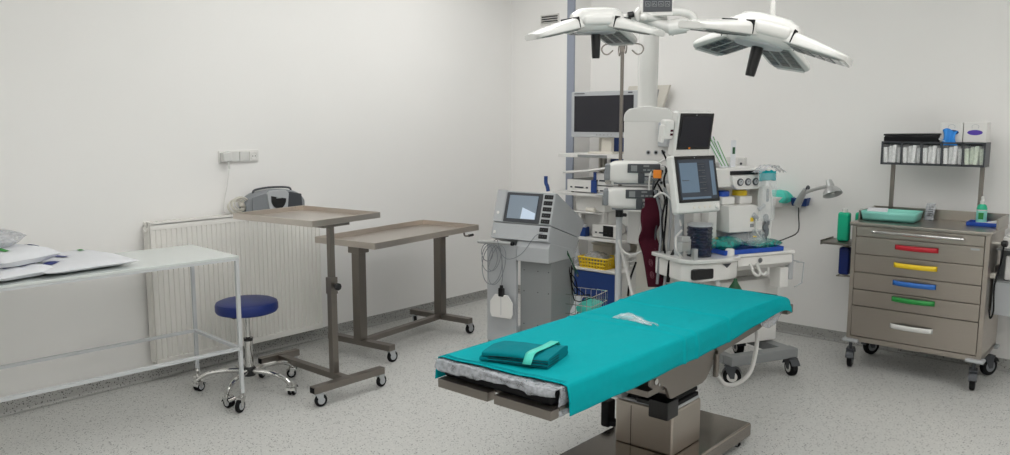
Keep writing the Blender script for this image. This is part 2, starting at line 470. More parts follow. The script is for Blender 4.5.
def pouch(name, c, sx, sy, h, rz, label, rnd, tilt=0, mats=('paper', 'paperb', 'paperg'), marks=()):
    """a sealed flat package: puffed body with crimped edges, printed marks"""
    b = B()
    def top(u, v, sgn):
        x, y = (u - .5) * sx, (v - .5) * sy
        e = max(0, (1 - abs(2 * u - 1) ** 4)) * max(0, (1 - abs(2 * v - 1) ** 4))
        n = noise.noise(Vector((x * 9 + rnd, y * 9, rnd * 3))) * .5 + noise.noise(Vector((x * 22, y * 22 + rnd, 1))) * .38
        z = h * .5 + sgn * h * .5 * e ** .6 * (1 + .5 * n if sgn > 0 else .95)
        j = .012 * noise.noise(Vector((u * 3, v * 3, rnd)))
        return Vector((x + j, y - j, max(z, 0)))
    b.grid(lambda u, v: top(u, v, 1), 22, 18); b.grid(lambda u, v: top(u, v, -1), 22, 18)
    bmesh.ops.remove_doubles(b.bm, verts=b.bm.verts, dist=.0004)
    for mi, u, v, w, l, a in marks:
        b.m(mi); p = top(u, v, 1)
        b.grid(lambda q, r: top(u + ((q - .5) * w * math.cos(a) - (r - .5) * l * math.sin(a)) / sx, v + ((q - .5) * w * math.sin(a) + (r - .5) * l * math.cos(a)) / sy, 1) + Vector((0, 0, .0045)), 6, 6)
    o = obj(name, b, list(mats), None, loc=c, rot=(tilt, 0, rz))
    return tag(o, label, 'package')
ZT = HT_ + .001
pouch('flat_package', (-4.26, 1.55, ZT), .54, .46, .05, R(4), 'large flat white package lying nearest the right on the side table', 2, marks=((1, .45, .42, .16, .03, R(12)), (2, .25, .78, .045, .03, 0), (1, .75, .2, .05, .07, .6)))
pouch('soft_package', (-4.19, 1.24, ZT), .40, .30, .06, R(14), 'lower white paper pouch under the other pouch, at the front of the side table', 5, marks=((2, .6, .85, .10, .06, 0), (1, .8, .5, .012, .16, .1)))
pouch('soft_package', (-4.22, 1.26, ZT + .048), .34, .33, .085, R(24), 'puffy white pouch with a round green mark stacked on another pouch', 8, marks=((2, .7, .3, .045, .045, .3), (1, .6, .86, .06, .05, .7)))
pouch('soft_package', (-4.36, 1.19, ZT + .118), .36, .26, .085, R(60), 'topmost puffy pouch with blue print at the left photo edge', 13, mats=('film', 'paperb', 'paperg'), marks=((1, .4, .4, .16, .03, .1), (1, .6, .7, .14, .012, .1)))
pouch('soft_package', (-4.44, 1.42, ZT + .03), .22, .30, .03, R(10), 'thin white pouch lying behind the stacked pouches against the wall side', 21)

# ------------------------------------------------------------------ blue stool
t = thing('stool', 'round navy blue swivel stool with a chrome five-star base', 'stool', (-4.225, 2.51, 0))
b = B().lathe([(.02, .474), (.156, .474), (.173, .48), (.181, .494), (.181, .524), (.175, .538), (.156, .546), (.08, .549), (.001, .55)], 48)
obj('seat', b, 'navy', t)
obj('seat_plate', B().lathe([(.10, .461), (.10, .474)], 20).b2(-.02, .02, -.1, .1, .452, .461), 'blackp', t)
obj('gas_lift', B().cyl((0, 0, .30), (0, 0, .455), .0135).lathe([(.0, .1), (.025, .1), (.025, .315), (.016, .322)], 20, caps=False), 'chrome', t)
obj('collar', B().lathe([(.027, .30), (.027, .318)], 20), 'blackp', t)
obj('hub', B().lathe([(.034, .085), (.04, .10), (.04, .125), (.03, .14)], 24), 'blackp', t)
for k in range(5):
    a = R(-56 + 72 * k); ca, sa = math.cos(a), math.sin(a)
    pts = [(ca * r, sa * r, z) for r, z in ((.03, .115), (.10, .12), (.19, .118), (.26, .10), (.305, .07))]
    obj('leg', B().tube(pts, .014, n=10, rf=lambda q: .016 - .004 * q), 'chrome', t)
    caster(t, ca * .31, sa * .31, .085, .029, .04, a + R(70 + 40 * k), fork='chrome', twin=True, hood=True)

# ------------------------------------------------------------------ steel instrument stand (single post)
t = thing('instrument_stand', 'stainless steel instrument stand with one offset post and black height knob', 'instrument stand', (-3.99, 2.81, 0))
def tray_b(lx, ly, lip, wall=.005):
    b = B()
    b.b2(-lx / 2, lx / 2, -ly / 2, ly / 2, 0, .008)
    for s in (-1, 1):
        b.b2(-lx / 2, lx / 2, s * ly / 2 - wall / 2, s * ly / 2 + wall / 2, 0, lip, .002)
        b.b2(s * lx / 2 - wall / 2, s * lx / 2 + wall / 2, -ly / 2, ly / 2, 0, lip, .002)
    return b
obj('tray', tray_b(.695, .548, .036), 'steelt', t, loc=(-.10, .053, 1.017), rot=(0, 0, R(6.4)))
b = B().b2(.185, .225, -.025, .015, .12, .70).b2(.189, .221, -.021, .011, .70, 1.0).box((.14, .0, 1.008), (.22, .2, .014), .002, rz=R(6))
obj('post', b, 'steeld', t)
obj('sleeve', B().b2(.18, .23, -.03, .02, .60, .70, .003), 'steeld', t)
b = B()
b.cyl((.23, -.005, .65), (.255, -.005, .65), .007); b.lathe([(.010, 0), (.022, .005), (.022, .02), (.012, .026)], 8, (.25, -.005, .65), (1, 0, 0))
obj('height_knob', b, 'blackp', t)
obj('front_bar', B().b2(.31, .36, -.255, .255, .085, .125, .002), 'steeld', t)
obj('rear_bar', B().b2(-.40, -.355, -.14, .14, .085, .125, .002), 'steeld', t)
obj('spine_bar', B().b2(-.355, .31, -.022, .022, .085, .122, .002), 'steeld', t)
obj('end_cap', B().b2(.316, .354, -.2575, -.2545, .09, .12).b2(-.395, -.36, -.1425, -.1395, .09, .12), 'black', t)
for k, (x, y) in enumerate(((.335, -.225), (.335, .225), (-.378, -.115), (-.378, .115))):
    caster(t, x, y, .09, .037, .022, R((75, 95, -60, -30)[k]), fork='lgrey')

# ------------------------------------------------------------------ larger steel instrument table (two columns)
t = thing('instrument_table', 'long stainless steel instrument table on two columns with a crank handle', 'instrument table', (-4.308, 3.816, 0), R(7.2))
obj('tray', tray_b(.55, 1.145, .042), 'steelt', t, loc=(0, 0, .785))
for y in (-.44, .44):
    b = B().b2(-.034, .034, y - .034, y + .034, .12, .735, .003)
    obj('leg', b, 'steeld', t)
    b = B().b2(-.05, .05, y - .05, y + .05, .725, .786, .003)
    obj('leg_bracket', b, 'steeld', t)
    obj('foot_bar', B().b2(-.29, .29, y - .028, y + .028, .085, .125, .002), 'steeld', t)
    for x in (-.265, .265):
        caster(t, x, y, .09, .04, .024, R(80 if x > 0 else -40), fork='lgrey')
obj('stretcher', B().b2(-.025, .025, -.415, .415, .088, .122, .002), 'steeld', t)
b = B().tube([(.15, .50, .77), (.16, .535, .765), (.165, .545, .735), (.17, .60, .73), (.171, .63, .732)], .007, smooth=3)
obj('crank_handle', b, 'steeld', t)
obj('crank_grip', B().cyl((.17, .585, .731), (.171, .64, .732), .010), 'blackp', t)

# ------------------------------------------------------------------ operating table
t = thing('operating_table', 'stainless steel operating table on a square pedestal, draped in teal', 'operating table', (-1.83, 3.2, 0))
OX, OY = -1.83, 3.2
def rel(p): return (p[0] - OX, p[1] - OY, p[2])
b = B().box(rel((-1.84, 3.11, .068)), (.50, 1.22, .072), .012, seg=3)
obj('base_plate', b, 'steelb', t)
b = B().box(rel((-1.835, 3.215, .207)), (.305, .27, .21), .012, seg=3)
obj('pedestal', b, 'steel', t)
b = B().b2(-1.9895 - OX, -1.9860 - OX, 3.0 - OY, 3.0 - OY + .001, .1, .1005)
b = B().box(rel((-1.90, 3.0798, .20)), (.0025, .002, .19))
obj('pedestal_seam', b, 'black', t)
b = B().box(rel((-1.835, 3.215, .317)), (.29, .255, .014), .004)
obj('pedestal_rim', b, 'lgrey', t)
b = B()
for k in range(7):
    s = .275 - .008 * (k % 2); z = .332 + k * .026
    b.box(rel((-1.83, 3.22, z)), (s, s * .88, .02), .006)
obj('bellows', b, 'black', t)
b = B().box(rel((-1.72, 3.06, .335)), (.10, .10, .085), .008).box(rel((-1.80, 3.07, .345)), (.1, .06, .02), .004)
obj('joint_block', b, 'blackp', t)
b = B().b2(-1.98 - OX, -1.93 - OX, 3.04 - OY, 3.12 - OY, .33, .5, .004).cyl(rel((-1.955, 3.03, .40)), rel((-1.955, 3.03, .5)), .016)
obj('lift_column', b, 'lgrey', t)
b = B().b2(-2.2 - OX, -2.15 - OX, 3.27 - OY, 3.34 - OY, .06, .2, .012).b2(-2.16 - OX, -2.08 - OX, 3.28 - OY, 3.33 - OY, .07, .1, .006)
obj('brake_pedal', b, 'black', t)
# seat section: two side plates and a cross pan
pl = [(2.70, .60), (2.70, .552), (2.72, .538), (2.80, .53), (2.825, .515), (2.855, .465), (2.87, .458), (3.14, .458), (3.175, .468), (3.235, .52), (3.245, .61)]
for x0 in (-1.59, -2.085):
    obj('side_plate', B().prism([(y - OY, z) for y, z in pl], 'x', x0 - OX, x0 + .015 - OX, .003), 'steeld', t)
obj('plate_bolt', B().cyl(rel((-1.574, 2.73, .568)), rel((-1.568, 2.73, .568)), .013).cyl(rel((-1.574, 2.755, .55)), rel((-1.569, 2.755, .55)), .006), 'chrome', t)
b = B().b2(-2.07 - OX, -1.59 - OX, 2.70 - OY, 3.24 - OY, .505, .53).b2(-2.05 - OX, -1.61 - OX, 2.9 - OY, 3.2 - OY, .46, .53)
obj('tilt_carriage', b, 'steeld', t)
for x0 in (-1.585, -2.085):
    b = B().prism([(2.09 - OY, .635), (3.245 - OY, .635), (3.245 - OY, .608), (2.09 - OY, .608)], 'x', x0 - OX, x0 + .02 - OX, .002)
    obj('side_rail', b, 'steeld', t)
    b = B().prism([(3.265 - OY, .628), (3.88 - OY, .632), (3.93 - OY, .632), (3.93 - OY, .618), (3.78 - OY, .605), (3.70 - OY, .59), (3.32 - OY, .565), (3.265 - OY, .555)], 'x', x0 - OX, x0 + .02 - OX, .002)
    obj('head_rail', b, 'steeld', t)
obj('hinge', B().cyl(rel((-1.60, 3.255, .60)), rel((-1.562, 3.255, .60)), .016).b2(-1.58 - OX, -1.56 - OX, 3.245 - OY, 3.27 - OY, .46, .57, .004), 'steeld', t)
b = B().b2(-2.10 - OX, -1.56 - OX, 2.076 - OY, 3.98 - OY, .633, .645)
obj('deck', b, 'steeld', t)
for x0, x1 in ((-2.10, -1.848), (-1.818, -1.562)):
    obj('leg_plate_bar', B().b2(x0 - OX, x1 - OX, 2.03 - OY, 2.075 - OY, .609, .643, .002), 'steeld', t)
obj('head_bracket', B().b2(-1.585 - OX, -1.53 - OX, 3.97 - OY, 4.04 - OY, .62, .665, .004), 'steeld', t)
for y0, y1, z1 in ((2.055, 3.24, .707), (3.25, 3.985, .717)):
    obj('mattress', B().b2(-2.10 - OX, -1.58 - OX, y0 - OY, y1 - OY, .646, z1, .016, seg=3), 'black', t)
for x in (-2.04, -1.64):
    for y in (2.62, 3.62): caster(t, x - OX, y - OY, .05, .016, .02, 0, fork='dgrey')

# drapes: strip that runs over the table top and hangs at both long sides
def drape_fn(y0f, y1f, hemL, hemR, zt, xl, xr, wr, seed, far_drop=0):
    def f(u, v):
        # v: across, arc-length style
        lh, w, rh = hemL, xr - xl, hemR
        tot = lh + w + rh
        s = v * tot
        rad = .018
        if s < lh: x, z, side = xl, zt - (lh - s), -1
        elif s < lh + w: x, z, side = xl + (s - lh), zt, 0
        else: x, z, side = xr, zt - (s - lh - w), 1
        k = v
        y = y0f(k) + (y1f(k) - y0f(k)) * u
        # round the shoulders
        if side == 0:
            d = min(x - xl, xr - x)
            if d < rad: z -= rad * (1 - math.sqrt(max(0, 1 - (1 - d / rad) ** 2)))
        elif side:
            q = zt - z
            if q < rad: x -= side * rad * .0
            x += side * (.012 + .012 * noise.noise(Vector((y * 5, seed, q * 3)))) * min(1, q / .05)
        n = noise.noise(Vector((x * 6 + seed, y * 3.2, z * 5))) * .5 + noise.noise(Vector((x * 14, y * 10 + seed, z * 9))) * .22
        if side == 0: z += wr * n + wr * .3
        else: x += side * wr * 1.2 * n
        # a cross crease over the joint of the sections
        if side >= 0:
            for yc, dx in ((2.87, .05), (2.98, .04), (3.3, .02)):
                yy = yc + dx * math.sin((x - xl) * 4)
                g = math.exp(-((y - yy) / .009) ** 2)
                z += (.007 if side == 0 else 0) * g
                x += (.007 if side == 1 else 0) * g
        return Vector((x, y, z))
    return f
f0 = drape_fn(lambda k: 2.045 + .065 * k + .004 * math.sin(k * 9), lambda k: 3.955 - .02 * k, .085, .108, .716, -2.120, -1.552, .009, 3.1)
def f1(u, v):
    p = f0(u, v)
    # head section flares a little wider and the end rolls down over the mattress edge
    up = min(1, max(0, (p.y - 3.15) / .35)); p.z += .013 * up * up * (3 - 2 * up)
    t_ = max(0, (p.y - 3.0) / .95)
    if p.x > -1.6: p.x += .022 * t_ * t_
    hemlift = max(0, (p.y - 3.35) / .6)
    if p.z < .70 and p.x > -1.7: p.z += (.70 - p.z) * .55 * hemlift ** 1.2
    e = max(0, (p.y - 3.86) / .095)
    if e > 0:
        a = e * PI / 2 * .95
        p.y = 3.86 + .10 * math.sin(a) + .05 * min(e, 1); p.z -= .055 * (1 - math.cos(a))
    return p
b = B().grid(f1, 200, 72)
o = obj('surgical_drape', b, 'teal', None, solid=.003, ang=180)
tag(o, 'teal cotton drape spread over the operating table mattress', 'drape')
# hem stitching line near the foot end is a part of the drape
b = B()
for d in (.012, .022):
    b.grid(lambda u, v: (lambda p: Vector((p.x, p.y + d, p.z + .0022)))(f1(.0, .33 * 0 + .12 + u * .72)), 50, 1) if False else None
    pts = [f1(0, .12 + .73 * i / 40) + Vector((0, d, .0022)) for i in range(41)]
    b.tube(pts, .0011, n=4, smooth=0)
ho = obj('hem_stitch', b, 'tealf', o)

# clear under-sheet: only the strip that shows beyond the drape at the foot end and right side, with a sag
def film(u, v):
    s = v
    x = -2.122 + .565 * s
    sag = .036 * (1 - .45 * s ** 4) + .006 * math.sin(s * 9)
    n = noise.noise(Vector((x * 16, u * 3, 4.2))) * .008 + noise.noise(Vector((x * 38, u * 5, 1.2))) * .004
    if u < .5:
        q = u / .5
        return Vector((x, 2.22 - q * (.178 - .004 * s), .7105 + n * q * .6))
    q = (u - .5) / .5
    return Vector((x, 2.042 + .004 * s - .003 * math.sin(q * PI) + n, .7105 - q * sag + n * .7))
b = B().grid(film, 18, 70)
def filmr(u, v):
    y = 2.075 + .07 * v
    n = noise.noise(Vector((y * 30, u * 5, 9.2))) * .006
    return Vector((-1.563 + .004 * math.sin(u * 7) + n, y, (.709 - .098 * u)))
b.grid(filmr, 10, 10)
def filmh(u, v):
    y = 3.62 + .36 * v
    n = noise.noise(Vector((y * 20, u * 5, 2.2))) * .008
    return Vector((-1.548 + n, y, .70 - (.03 + .075 * math.sin(PI * v)) * u - .01))
so = obj('plastic_sheet', b, 'film', None, solid=.001, ang=180)
obj('loose_edge', B().grid(filmh, 6, 18), 'film', so, solid=.001, ang=180)
tag(so, 'crinkled translucent plastic sheet showing beneath the teal drape', 'plastic sheet')

# folded drape with a strip of tape
t = thing('folded_drape', 'folded dark teal drape with a mint tape strip on the operating table', 'folded drape', (-1.855, 2.245, .722), R(17))
b = B()
lay = [(0, .27, .22, .024), (.019, .262, .212, .026)]
for k, (z, lx, ly, h) in enumerate(lay):
    def g(u, v, z=z, lx=lx, ly=ly, k=k, h=h):
        a = u * 2 * PI
        ca, sa = math.cos(a), math.sin(a)
        x = (v - .5) * lx + .006 * k
        y = ly / 2 * (abs(ca) ** .35) * (1 if ca > 0 else -1) - .004 * k
        zz = z + h / 2 + h / 2 * (abs(sa) ** .6) * (1 if sa > 0 else -1)
        zz += (.009 * noise.noise(Vector((x * 6, y * 6, 2))) + .004 * noise.noise(Vector((x * 18, y * 11, 5)))) * (z / .02 + .15) * (.5 + .5 * (sa > 0))
        zz *= 1 - .35 * max(0, y) / ly - .25 * max(0, -x) / lx
        return Vector((x, y, max(zz, .0005)))
    b.grid(g, 40, 20, closeu=True)
bmesh.ops.holes_fill(b.bm, edges=b.bm.edges[:], sides=64)
co_ = obj('cloth', b, 'tealf', t, ang=60)
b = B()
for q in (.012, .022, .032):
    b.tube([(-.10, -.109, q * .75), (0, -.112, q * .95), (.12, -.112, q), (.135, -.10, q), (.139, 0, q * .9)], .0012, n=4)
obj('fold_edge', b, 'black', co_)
def tp(u, v):
    s = -.13 + .27 * u
    y = s
    z = .0485 - .25 * .045 * max(0, y) / .21 + .003
    if abs(y) > .1: z -= (abs(y) - .1) * 1.1
    return Vector((.075 + .034 * (v - .5) + y * .1, y, max(z, .002) + .002 * math.sin(u * 9)))
obj('tape_strip', B().grid(tp, 20, 3), 'tape', t, solid=.0008)

# small clear packet with tubing
b = B()
b.grid(lambda u, v: Vector((-1.95 + .12 * u, 2.975 + .07 * v + .02 * u, .724 + .022 * math.sin(PI * u) * math.sin(PI * v) ** .7 + .006 * noise.noise(Vector((u * 5, v * 5, 2))))), 12, 10)
b.grid(lambda u, v: Vector((-1.87 + .12 * u, 2.985 + .045 * v - .02 * u, .7245 + .014 * math.sin(PI * u) * math.sin(PI * v) + .005 * noise.noise(Vector((u * 6, v * 4, 7))))), 10, 8)
b.tube([(-1.92, 2.99, .735), (-1.87, 3.02, .738), (-1.8, 2.99, .732), (-1.745, 3.0, .727), (-1.715, 2.985, .726)], .0035)
b.tube([(-1.90, 3.03, .735), (-1.83, 3.01, .735), (-1.77, 2.97, .729), (-1.735, 2.965, .727)], .003)
tag(obj('clear_packet', b, 'clear', None, solid=.0006), 'crumpled clear plastic packet with tubing on the middle of the drape', 'packet')

# ------------------------------------------------------------------ electrosurgical unit on its trolley
ang = math.atan2(.139, .99)
ESU = (-3.514, 3.897, 0)
t = thing('equipment_trolley', 'grey pedestal trolley carrying the electrosurgical unit', 'trolley', ESU, ang)
obj('base', B().b2(-.03, .46, -.0, .44, .09, .15, .012), 'mgrey', t)
obj('pillar', B().b2(.205, .44, .045, .36, .15, .715, .004), 'mgrey', t)
obj('side_panel', B().b2(-.03, .198, .0, .03, .14, .80, .004).b2(-.03, -.01, .03, .3, .15, .72), 'lgrey', t)
obj('head_block', B().prism([(.0, .705), (.0, .80), (.02, .835), (.34, .752), (.36, .70)], 'x', .2, .445, .004).b2(.0, .2, .03, .34, .70, .75), 'lgrey', t)
b = B()
for x in (.235, .34, .42):
    for z in (.28, .5, .64): b.cyl((x, .046, z), (x, .042, z), .004, n=8)
obj('screw', b, 'dgrey', t)
for x, y in ((-.0, .03), (.43, .03), (0, .41), (.43, .41)): caster(t, x, y, .1, .04, .024, R(200), fork='mgrey')
b = B().cyl((-.075, -.035, .812), (.185, -.035, .818), .012); b.m(1).cyl((.185, -.035, .818), (.20, -.035, .8185), .0135)
b.m(0).b2(.03, .06, -.03, .01, .79, .815)
obj('cable_holder', b, ['silver', 'black'], t)

# tilted unit
t = thing('electrosurgical_unit', 'grey electrosurgical generator with a tilted touch screen on the pedestal trolley', 'medical device', (ESU[0], ESU[1], .842), ang)
tl = R(17.5)
# local front plane leans back; build in an upright frame (x, depth, height) then tilt
TM = Matrix.Rotation(-tl, 4, 'X')
def tbox(b, x0, x1, y0, y1, z0, z1, bev=0):
    b.box(((x0 + x1) / 2, (y0 + y1) / 2, (z0 + z1) / 2), (x1 - x0, y1 - y0, z1 - z0), bev, mtx=TM); return b
W_ = .442
b = B(); t_ = B().prism([(0, 0), (0, .104), (.40, .104), (.385, .012), (.36, 0)], 'x', 0, W_, .003); b._merge(t_.bm, TM)
obj('lower_module', b, 'lgrey', t)
b = B(); t_ = B().prism([(0, .108), (0, .322), (.018, .322), (.44, .232), (.44, .20), (.405, .108)], 'x', 0, W_, .004); b._merge(t_.bm, TM)
obj('upper_module', b, 'lgrey', t)
b = B(); tbox(b, -.002, .07, -.006, .01, .11, .325, .004)
obj('left_fascia', b, 'lgrey', t)
b = B(); tbox(b, .078, .35, -.007, .004, .114, .312, .003)
obj('screen_bezel', b, 'dgrey', t)
b = B(); tbox(b, .10, .325, -.009, -.005, .135, .295)
so = obj('screen', b, 'screend', t)
b = B(); t_ = B().prism([(.104, .137), (.322, .137), (.322, .293), (.104, .293)], 'y', -.0098, -.0088); b._merge(t_.bm, TM)
b.m(1); n0_ = len(b.bm.faces); t_ = B().prism([(.21, .139), (.318, .139), (.316, .18), (.215, .214)], 'y', -.0108, -.0098); b._merge(t_.bm, TM); b._mark(n0_)
b.bm.faces.ensure_lookup_table()
obj('screen_image', b, ['screeng', 'screenw'], so)
b = B(); tbox(b, .355, .44, -.007, .004, .112, .318, .003); tbox(b, .355, .44, -.007, .004, .006, .1, .003)
obj('port_panel', b, 'lgrey', t)
for z in (.292, .252, .212, .172, .132, .078, .034):
    b = B(); tbox(b, .366, .43, -.0105, -.005, z - .014, z + .014, .004)
    po = obj('output_port', b, 'blackp', t)
    b = B()
    for x in (.38, .398, .416):
        t_ = B().cyl((x, -.0115, z), (x, -.0095, z), .004, n=10); b._merge(t_.bm, TM)
    obj('pin', b, 'dgrey', po)
b = B(); t_ = B().cyl((.03, -.009, .17), (.03, -.004, .17), .01); b._merge(t_.bm, TM)
obj('power_button', b, 'white', t)
b = B(); tbox(b, .02, .035, -.008, -.001, .03, .05); obj('power_switch', b, 'white', t)
b = B(); t_ = B().prism([(.03, .3245), (.40, .246), (.40, .243), (.03, .3215)], 'x', .05, W_ - .05); b._merge(t_.bm, TM)
obj('top_inlay', b, 'mgrey', t)

# hanging neutral electrode plate and cables on the holder
def esu(x, y, z):
    c, s = math.cos(ang), math.sin(ang)
    return Vector((ESU[0] + c * x - s * y, ESU[1] + s * x + c * y, z))
t = thing('electrode_pad', 'white hanging electrode pad with a black clip in front of the trolley', 'electrode pad', esu(.115, -.045, .32), ang)
pp = [(-.088, .03), (-.075, 0), (.075, 0), (.088, .03), (.088, .105), (.05, .155), (-.05, .155), (-.088, .105)]
obj('pad', B().prism(pp, 'y', -.006, .006, .004), 'white', t)
obj('pad_seam', B().b2(-.0015, .0015, -.0075, -.006, .02, .14), 'lgrey', t)
obj('clip', B().box((0, 0, .172), (.042, .024, .06), .008).box((0, 0, .205), (.022, .018, .03), .006), 'blackp', t)
obj('lead', B().tube([(0, 0, .22), (.01, 0, .3), (.0, -.004, .42), (-.03, -.004, .515), (-.06, .0, .505)], .0025, n=6), 'grey', t)
b = B()
for k in range(5):
    r = .05 + .018 * (k % 3); cx = .05 + .022 * (k - 2); z0 = .805 - r * (1.15 + .2 * k)
    b.tube([esu(cx + r * .9 * math.cos(a) + .008 * k * math.sin(a), -.05 - .004 * k, z0 + r * (1.15 + .2 * k) * math.sin(a)) for a in [i * 2 * PI / 12 for i in range(12)]], .0026, n=6, closed=True)
b.tube([esu(.08, -.05, .80), esu(.16, -.055, .72), esu(.27, -.05, .76), esu(.36, -.03, .88), esu(.40, .0, .90)], .0026, n=6)
tag(obj('cable_coil', b, 'grey'), 'loops of thin grey cable hung from the trolley rod in front of the pad', 'cable')

# wire basket on a small stand beside the trolley
t = thing('wire_basket', 'chrome wire basket hung beside the electrosurgical trolley', 'basket', (-3.10, 4.32, .335), R(10))
b = B()
def wb(x0, x1, y0, y1, z0, z1):
    for z in (z0, (z0 + z1) / 2, z1):
        b.tube([(x0, y0, z), (x1, y0, z), (x1, y1, z), (x0, y1, z)], .003, n=5, smooth=0, closed=True)
    n = 8
    for i in range(n + 1):
        q = i / n
        for y in (y0, y1): b.cyl((x0 + (x1 - x0) * q, y, z0), (x0 + (x1 - x0) * q, y, z1), .002, n=5)
        for x in (x0, x1): b.cyl((x, y0 + (y1 - y0) * q, z0), (x, y0 + (y1 - y0) * q, z1), .002, n=5)
        b.cyl((x0 + (x1 - x0) * q, y0, z0), (x0 + (x1 - x0) * q, y1, z0), .002, n=5)
wb(-.16, .16, -.12, .12, .0, .13)
obj('wire_frame', b, 'chrome', t)
b = B().b2(-.15, -.12, .121, .151, -.335, .31).b2(-.16, .16, .12, .16, -.335, -.305).b2(-.15, -.12, -.16, .15, -.335, -.31)
obj('upright', b, 'lgrey', t)
pouch('supply_packet', (-3.18, 4.33, .342), .17, .19, .05, R(12), 'white wrapped packet standing inside the wire basket', 31, tilt=R(38))
pouch('supply_packet', (-3.03, 4.36, .342), .15, .15, .06, R(-15), 'teal wrapped packet inside the wire basket', 37, tilt=R(25), mats=('tape', 'paperb', 'paperg'))
b = B()
for k in range(4):
    b.tube([(-3.22 + .03 * k, 4.30, .70 - .03 * k), (-3.16 + .02 * k, 4.24, .64), (-3.10, 4.28, .56 - .05 * k), (-3.12 + .05 * k, 4.34, .45), (-3.18 + .04 * k, 4.40, .40)], .004, n=6)
tag(obj('cable_loops', b, 'black'), 'dark cables dangling behind the trolley above the wire basket', 'cable')
b = B()
for k in range(2):
    b.tube([(-3.17, 4.24, .72), (-3.12, 4.20, .75 + .02 * k), (-3.08, 4.22, .68), (-3.07 + .02 * k, 4.25, .6)], .0035, n=6)
tag(obj('earth_lead', b, 'dgreen'), 'green and yellow earth lead looping out behind the trolley', 'cable')

# ------------------------------------------------------------------ endoscopy tower
t = thing('endoscopy_tower', 'tall white and blue equipment tower with shelves by the wall corner', 'equipment tower', (-3.62, 5.5, 0))
def tr(b, x0, x1, y0, y1, z0, z1, bev=.003): return b.b2(x0 + 3.62, x1 + 3.62, y0 - 5.5, y1 - 5.5, z0, z1, bev)
TX0, TX1, TY0, TY1 = -3.88, -3.36, 5.25, 5.74
obj('cabinet', tr(B(), TX0, TX1, TY0 + .02, TY1, .12, .405), 'white', t)
dr = obj('drawer_front', tr(B(), TX0 + .003, TX1 - .003, TY0, TY0 + .019, .13, .40), 'blue', t)
obj('lock', B().cyl((-.15, TY0 - 5.502, .355), (-.15, TY0 - 5.509, .355), .011), 'chrome', dr)
obj('cabinet_top', tr(B(), TX0 - .01, TX1 + .01, TY0 - .01, TY1, .407, .425), 'white', t)
for z0, z1, x0, x1, y0 in ((.655, .68, TX0, TX1, 5.25), (1.012, 1.034, -4.02, TX1, 5.22), (1.318, 1.346, -3.98, -3.33, 5.24)):
    obj('shelf', tr(B(), x0, x1, y0, TY1, z0, z1), 'white', t)
b = B(); tr(b, -3.78, -3.5, 5.236, 5.2405, 1.322, 1.342, 0)
obj('shelf_grip', b, 'mgrey', t)
b = B().grid(lambda u, v: Vector((-.30 + .46 * u, -.27 + .2 * v, 1.195 + .055 * u ** 1.5)), 10, 2)
obj('keyboard_arm', b, 'white', t, solid=.018)
for x in (-3.84, -3.80):
    obj('upright', tr(B(), x, x + .022, 5.62, 5.66, .42, 1.5), 'cream', t)
obj('upright', tr(B(), -3.41, -3.385, 5.60, 5.64, .42, 1.5), 'cream', t)
obj('spine', tr(B(), -3.76, -3.66, 5.68, 5.73, .42, 1.6), 'blue', t)
obj('back_plate', tr(B(), -3.56, -3.40, 5.70, 5.735, .42, 1.5), 'cream', t)
b = B().tube([(-.45, -.27, 1.03), (-.46, -.27, 1.07), (-.475, -.27, 1.10), (-.476, -.27, 1.155)], .016, n=10)
obj('side_handle', b, 'blue', t)
for x in (TX0 + .05, TX1 - .05):
    for y in (TY0 + .06, TY1 - .06): caster(t, x + 3.62, y - 5.5, .125, .045, .026, R(220))

t = thing('monitor', 'wide silver monitor with a black screen on top of the equipment tower', 'monitor', (-3.65, 5.42, 1.346))
obj('housing', B().b2(-.32, .32, -.02, .03, .13, .50, .012), 'lgrey', t)
obj('screen', B().b2(-.285, .282, -.0225, -.0195, .175, .465), 'screen', t)
b = B()
for k in range(5): b.box((-.06 + .035 * k, -.021, .152), (.012, .003, .006))
obj('button', b, 'mgrey', t)
obj('emblem', B().box((-.235, -.021, .484), (.10, .003, .008)).box((.25, -.021, .484), (.04, .003, .01)), 'dgrey', t)
obj('stand', B().b2(-.05, .05, .03, .07, .0, .3, .004).b2(-.12, .12, -.06, .12, 0, .016, .004), 'cream', t)

def device(name, x0, x1, y0, y1, z0, h, label, body, face, trim=None, feet=True):
    t = thing(name, label, 'device', ((x0 + x1) / 2, (y0 + y1) / 2, z0))
    w, d = x1 - x0, y1 - y0
    obj('case', B().b2(-w / 2, w / 2, -d / 2 + .012, d / 2, .008, h, .004), body, t)
    obj('front_panel', B().b2(-w / 2, w / 2 - (.05 if trim else 0), -d / 2, -d / 2 + .012, .008, h, .003), face, t)
    if trim: obj('edge_trim', B().b2(w / 2 - .05, w / 2, -d / 2 - .003, -d / 2 + .012, .006, h + .002, .003), trim, t)
    b = B()
    for k in range(3): b.box((-w * .35 + k * w * .27, -d / 2 - .0015, h * .42), (w * (.07, .3, .07)[k], .003, .012))
    obj('controls', b, 'dgrey', t)
    if feet:
        b = B()
        for sx in (-1, 1):
            for sy in (-1, 1): b.cyl((sx * w * .4, sy * d * .4, 0), (sx * w * .4, sy * d * .4, .009), .012, n=10)
        obj('foot', b, 'black', t)
    return t
device('light_source', -3.89, -3.605, 5.25, 5.6, 1.0345, .105, 'white boxed device with blue right edge on the left of the tower shelf', 'mgrey', 'white', 'blue')
device('camera_control_unit', -3.63, -3.45, 5.27, 5.6, 1.0345, .06, 'slim white device under another one on the right of the tower shelf', 'white', 'white', None)
t = device('camera_control_unit', -3.635, -3.46, 5.27, 5.6, 1.0955, .105, 'white device with a blue left strip and round connector, stacked on the tower shelf', 'white', 'white', None)
obj('edge_strip', B().b2(-.098, -.07, -.17, -.15, .005, .11, .003), 'blue', t)
obj('connector', B().cyl((.05, -.165, .04), (.05, -.19, .04), .022), 'chrome', t)
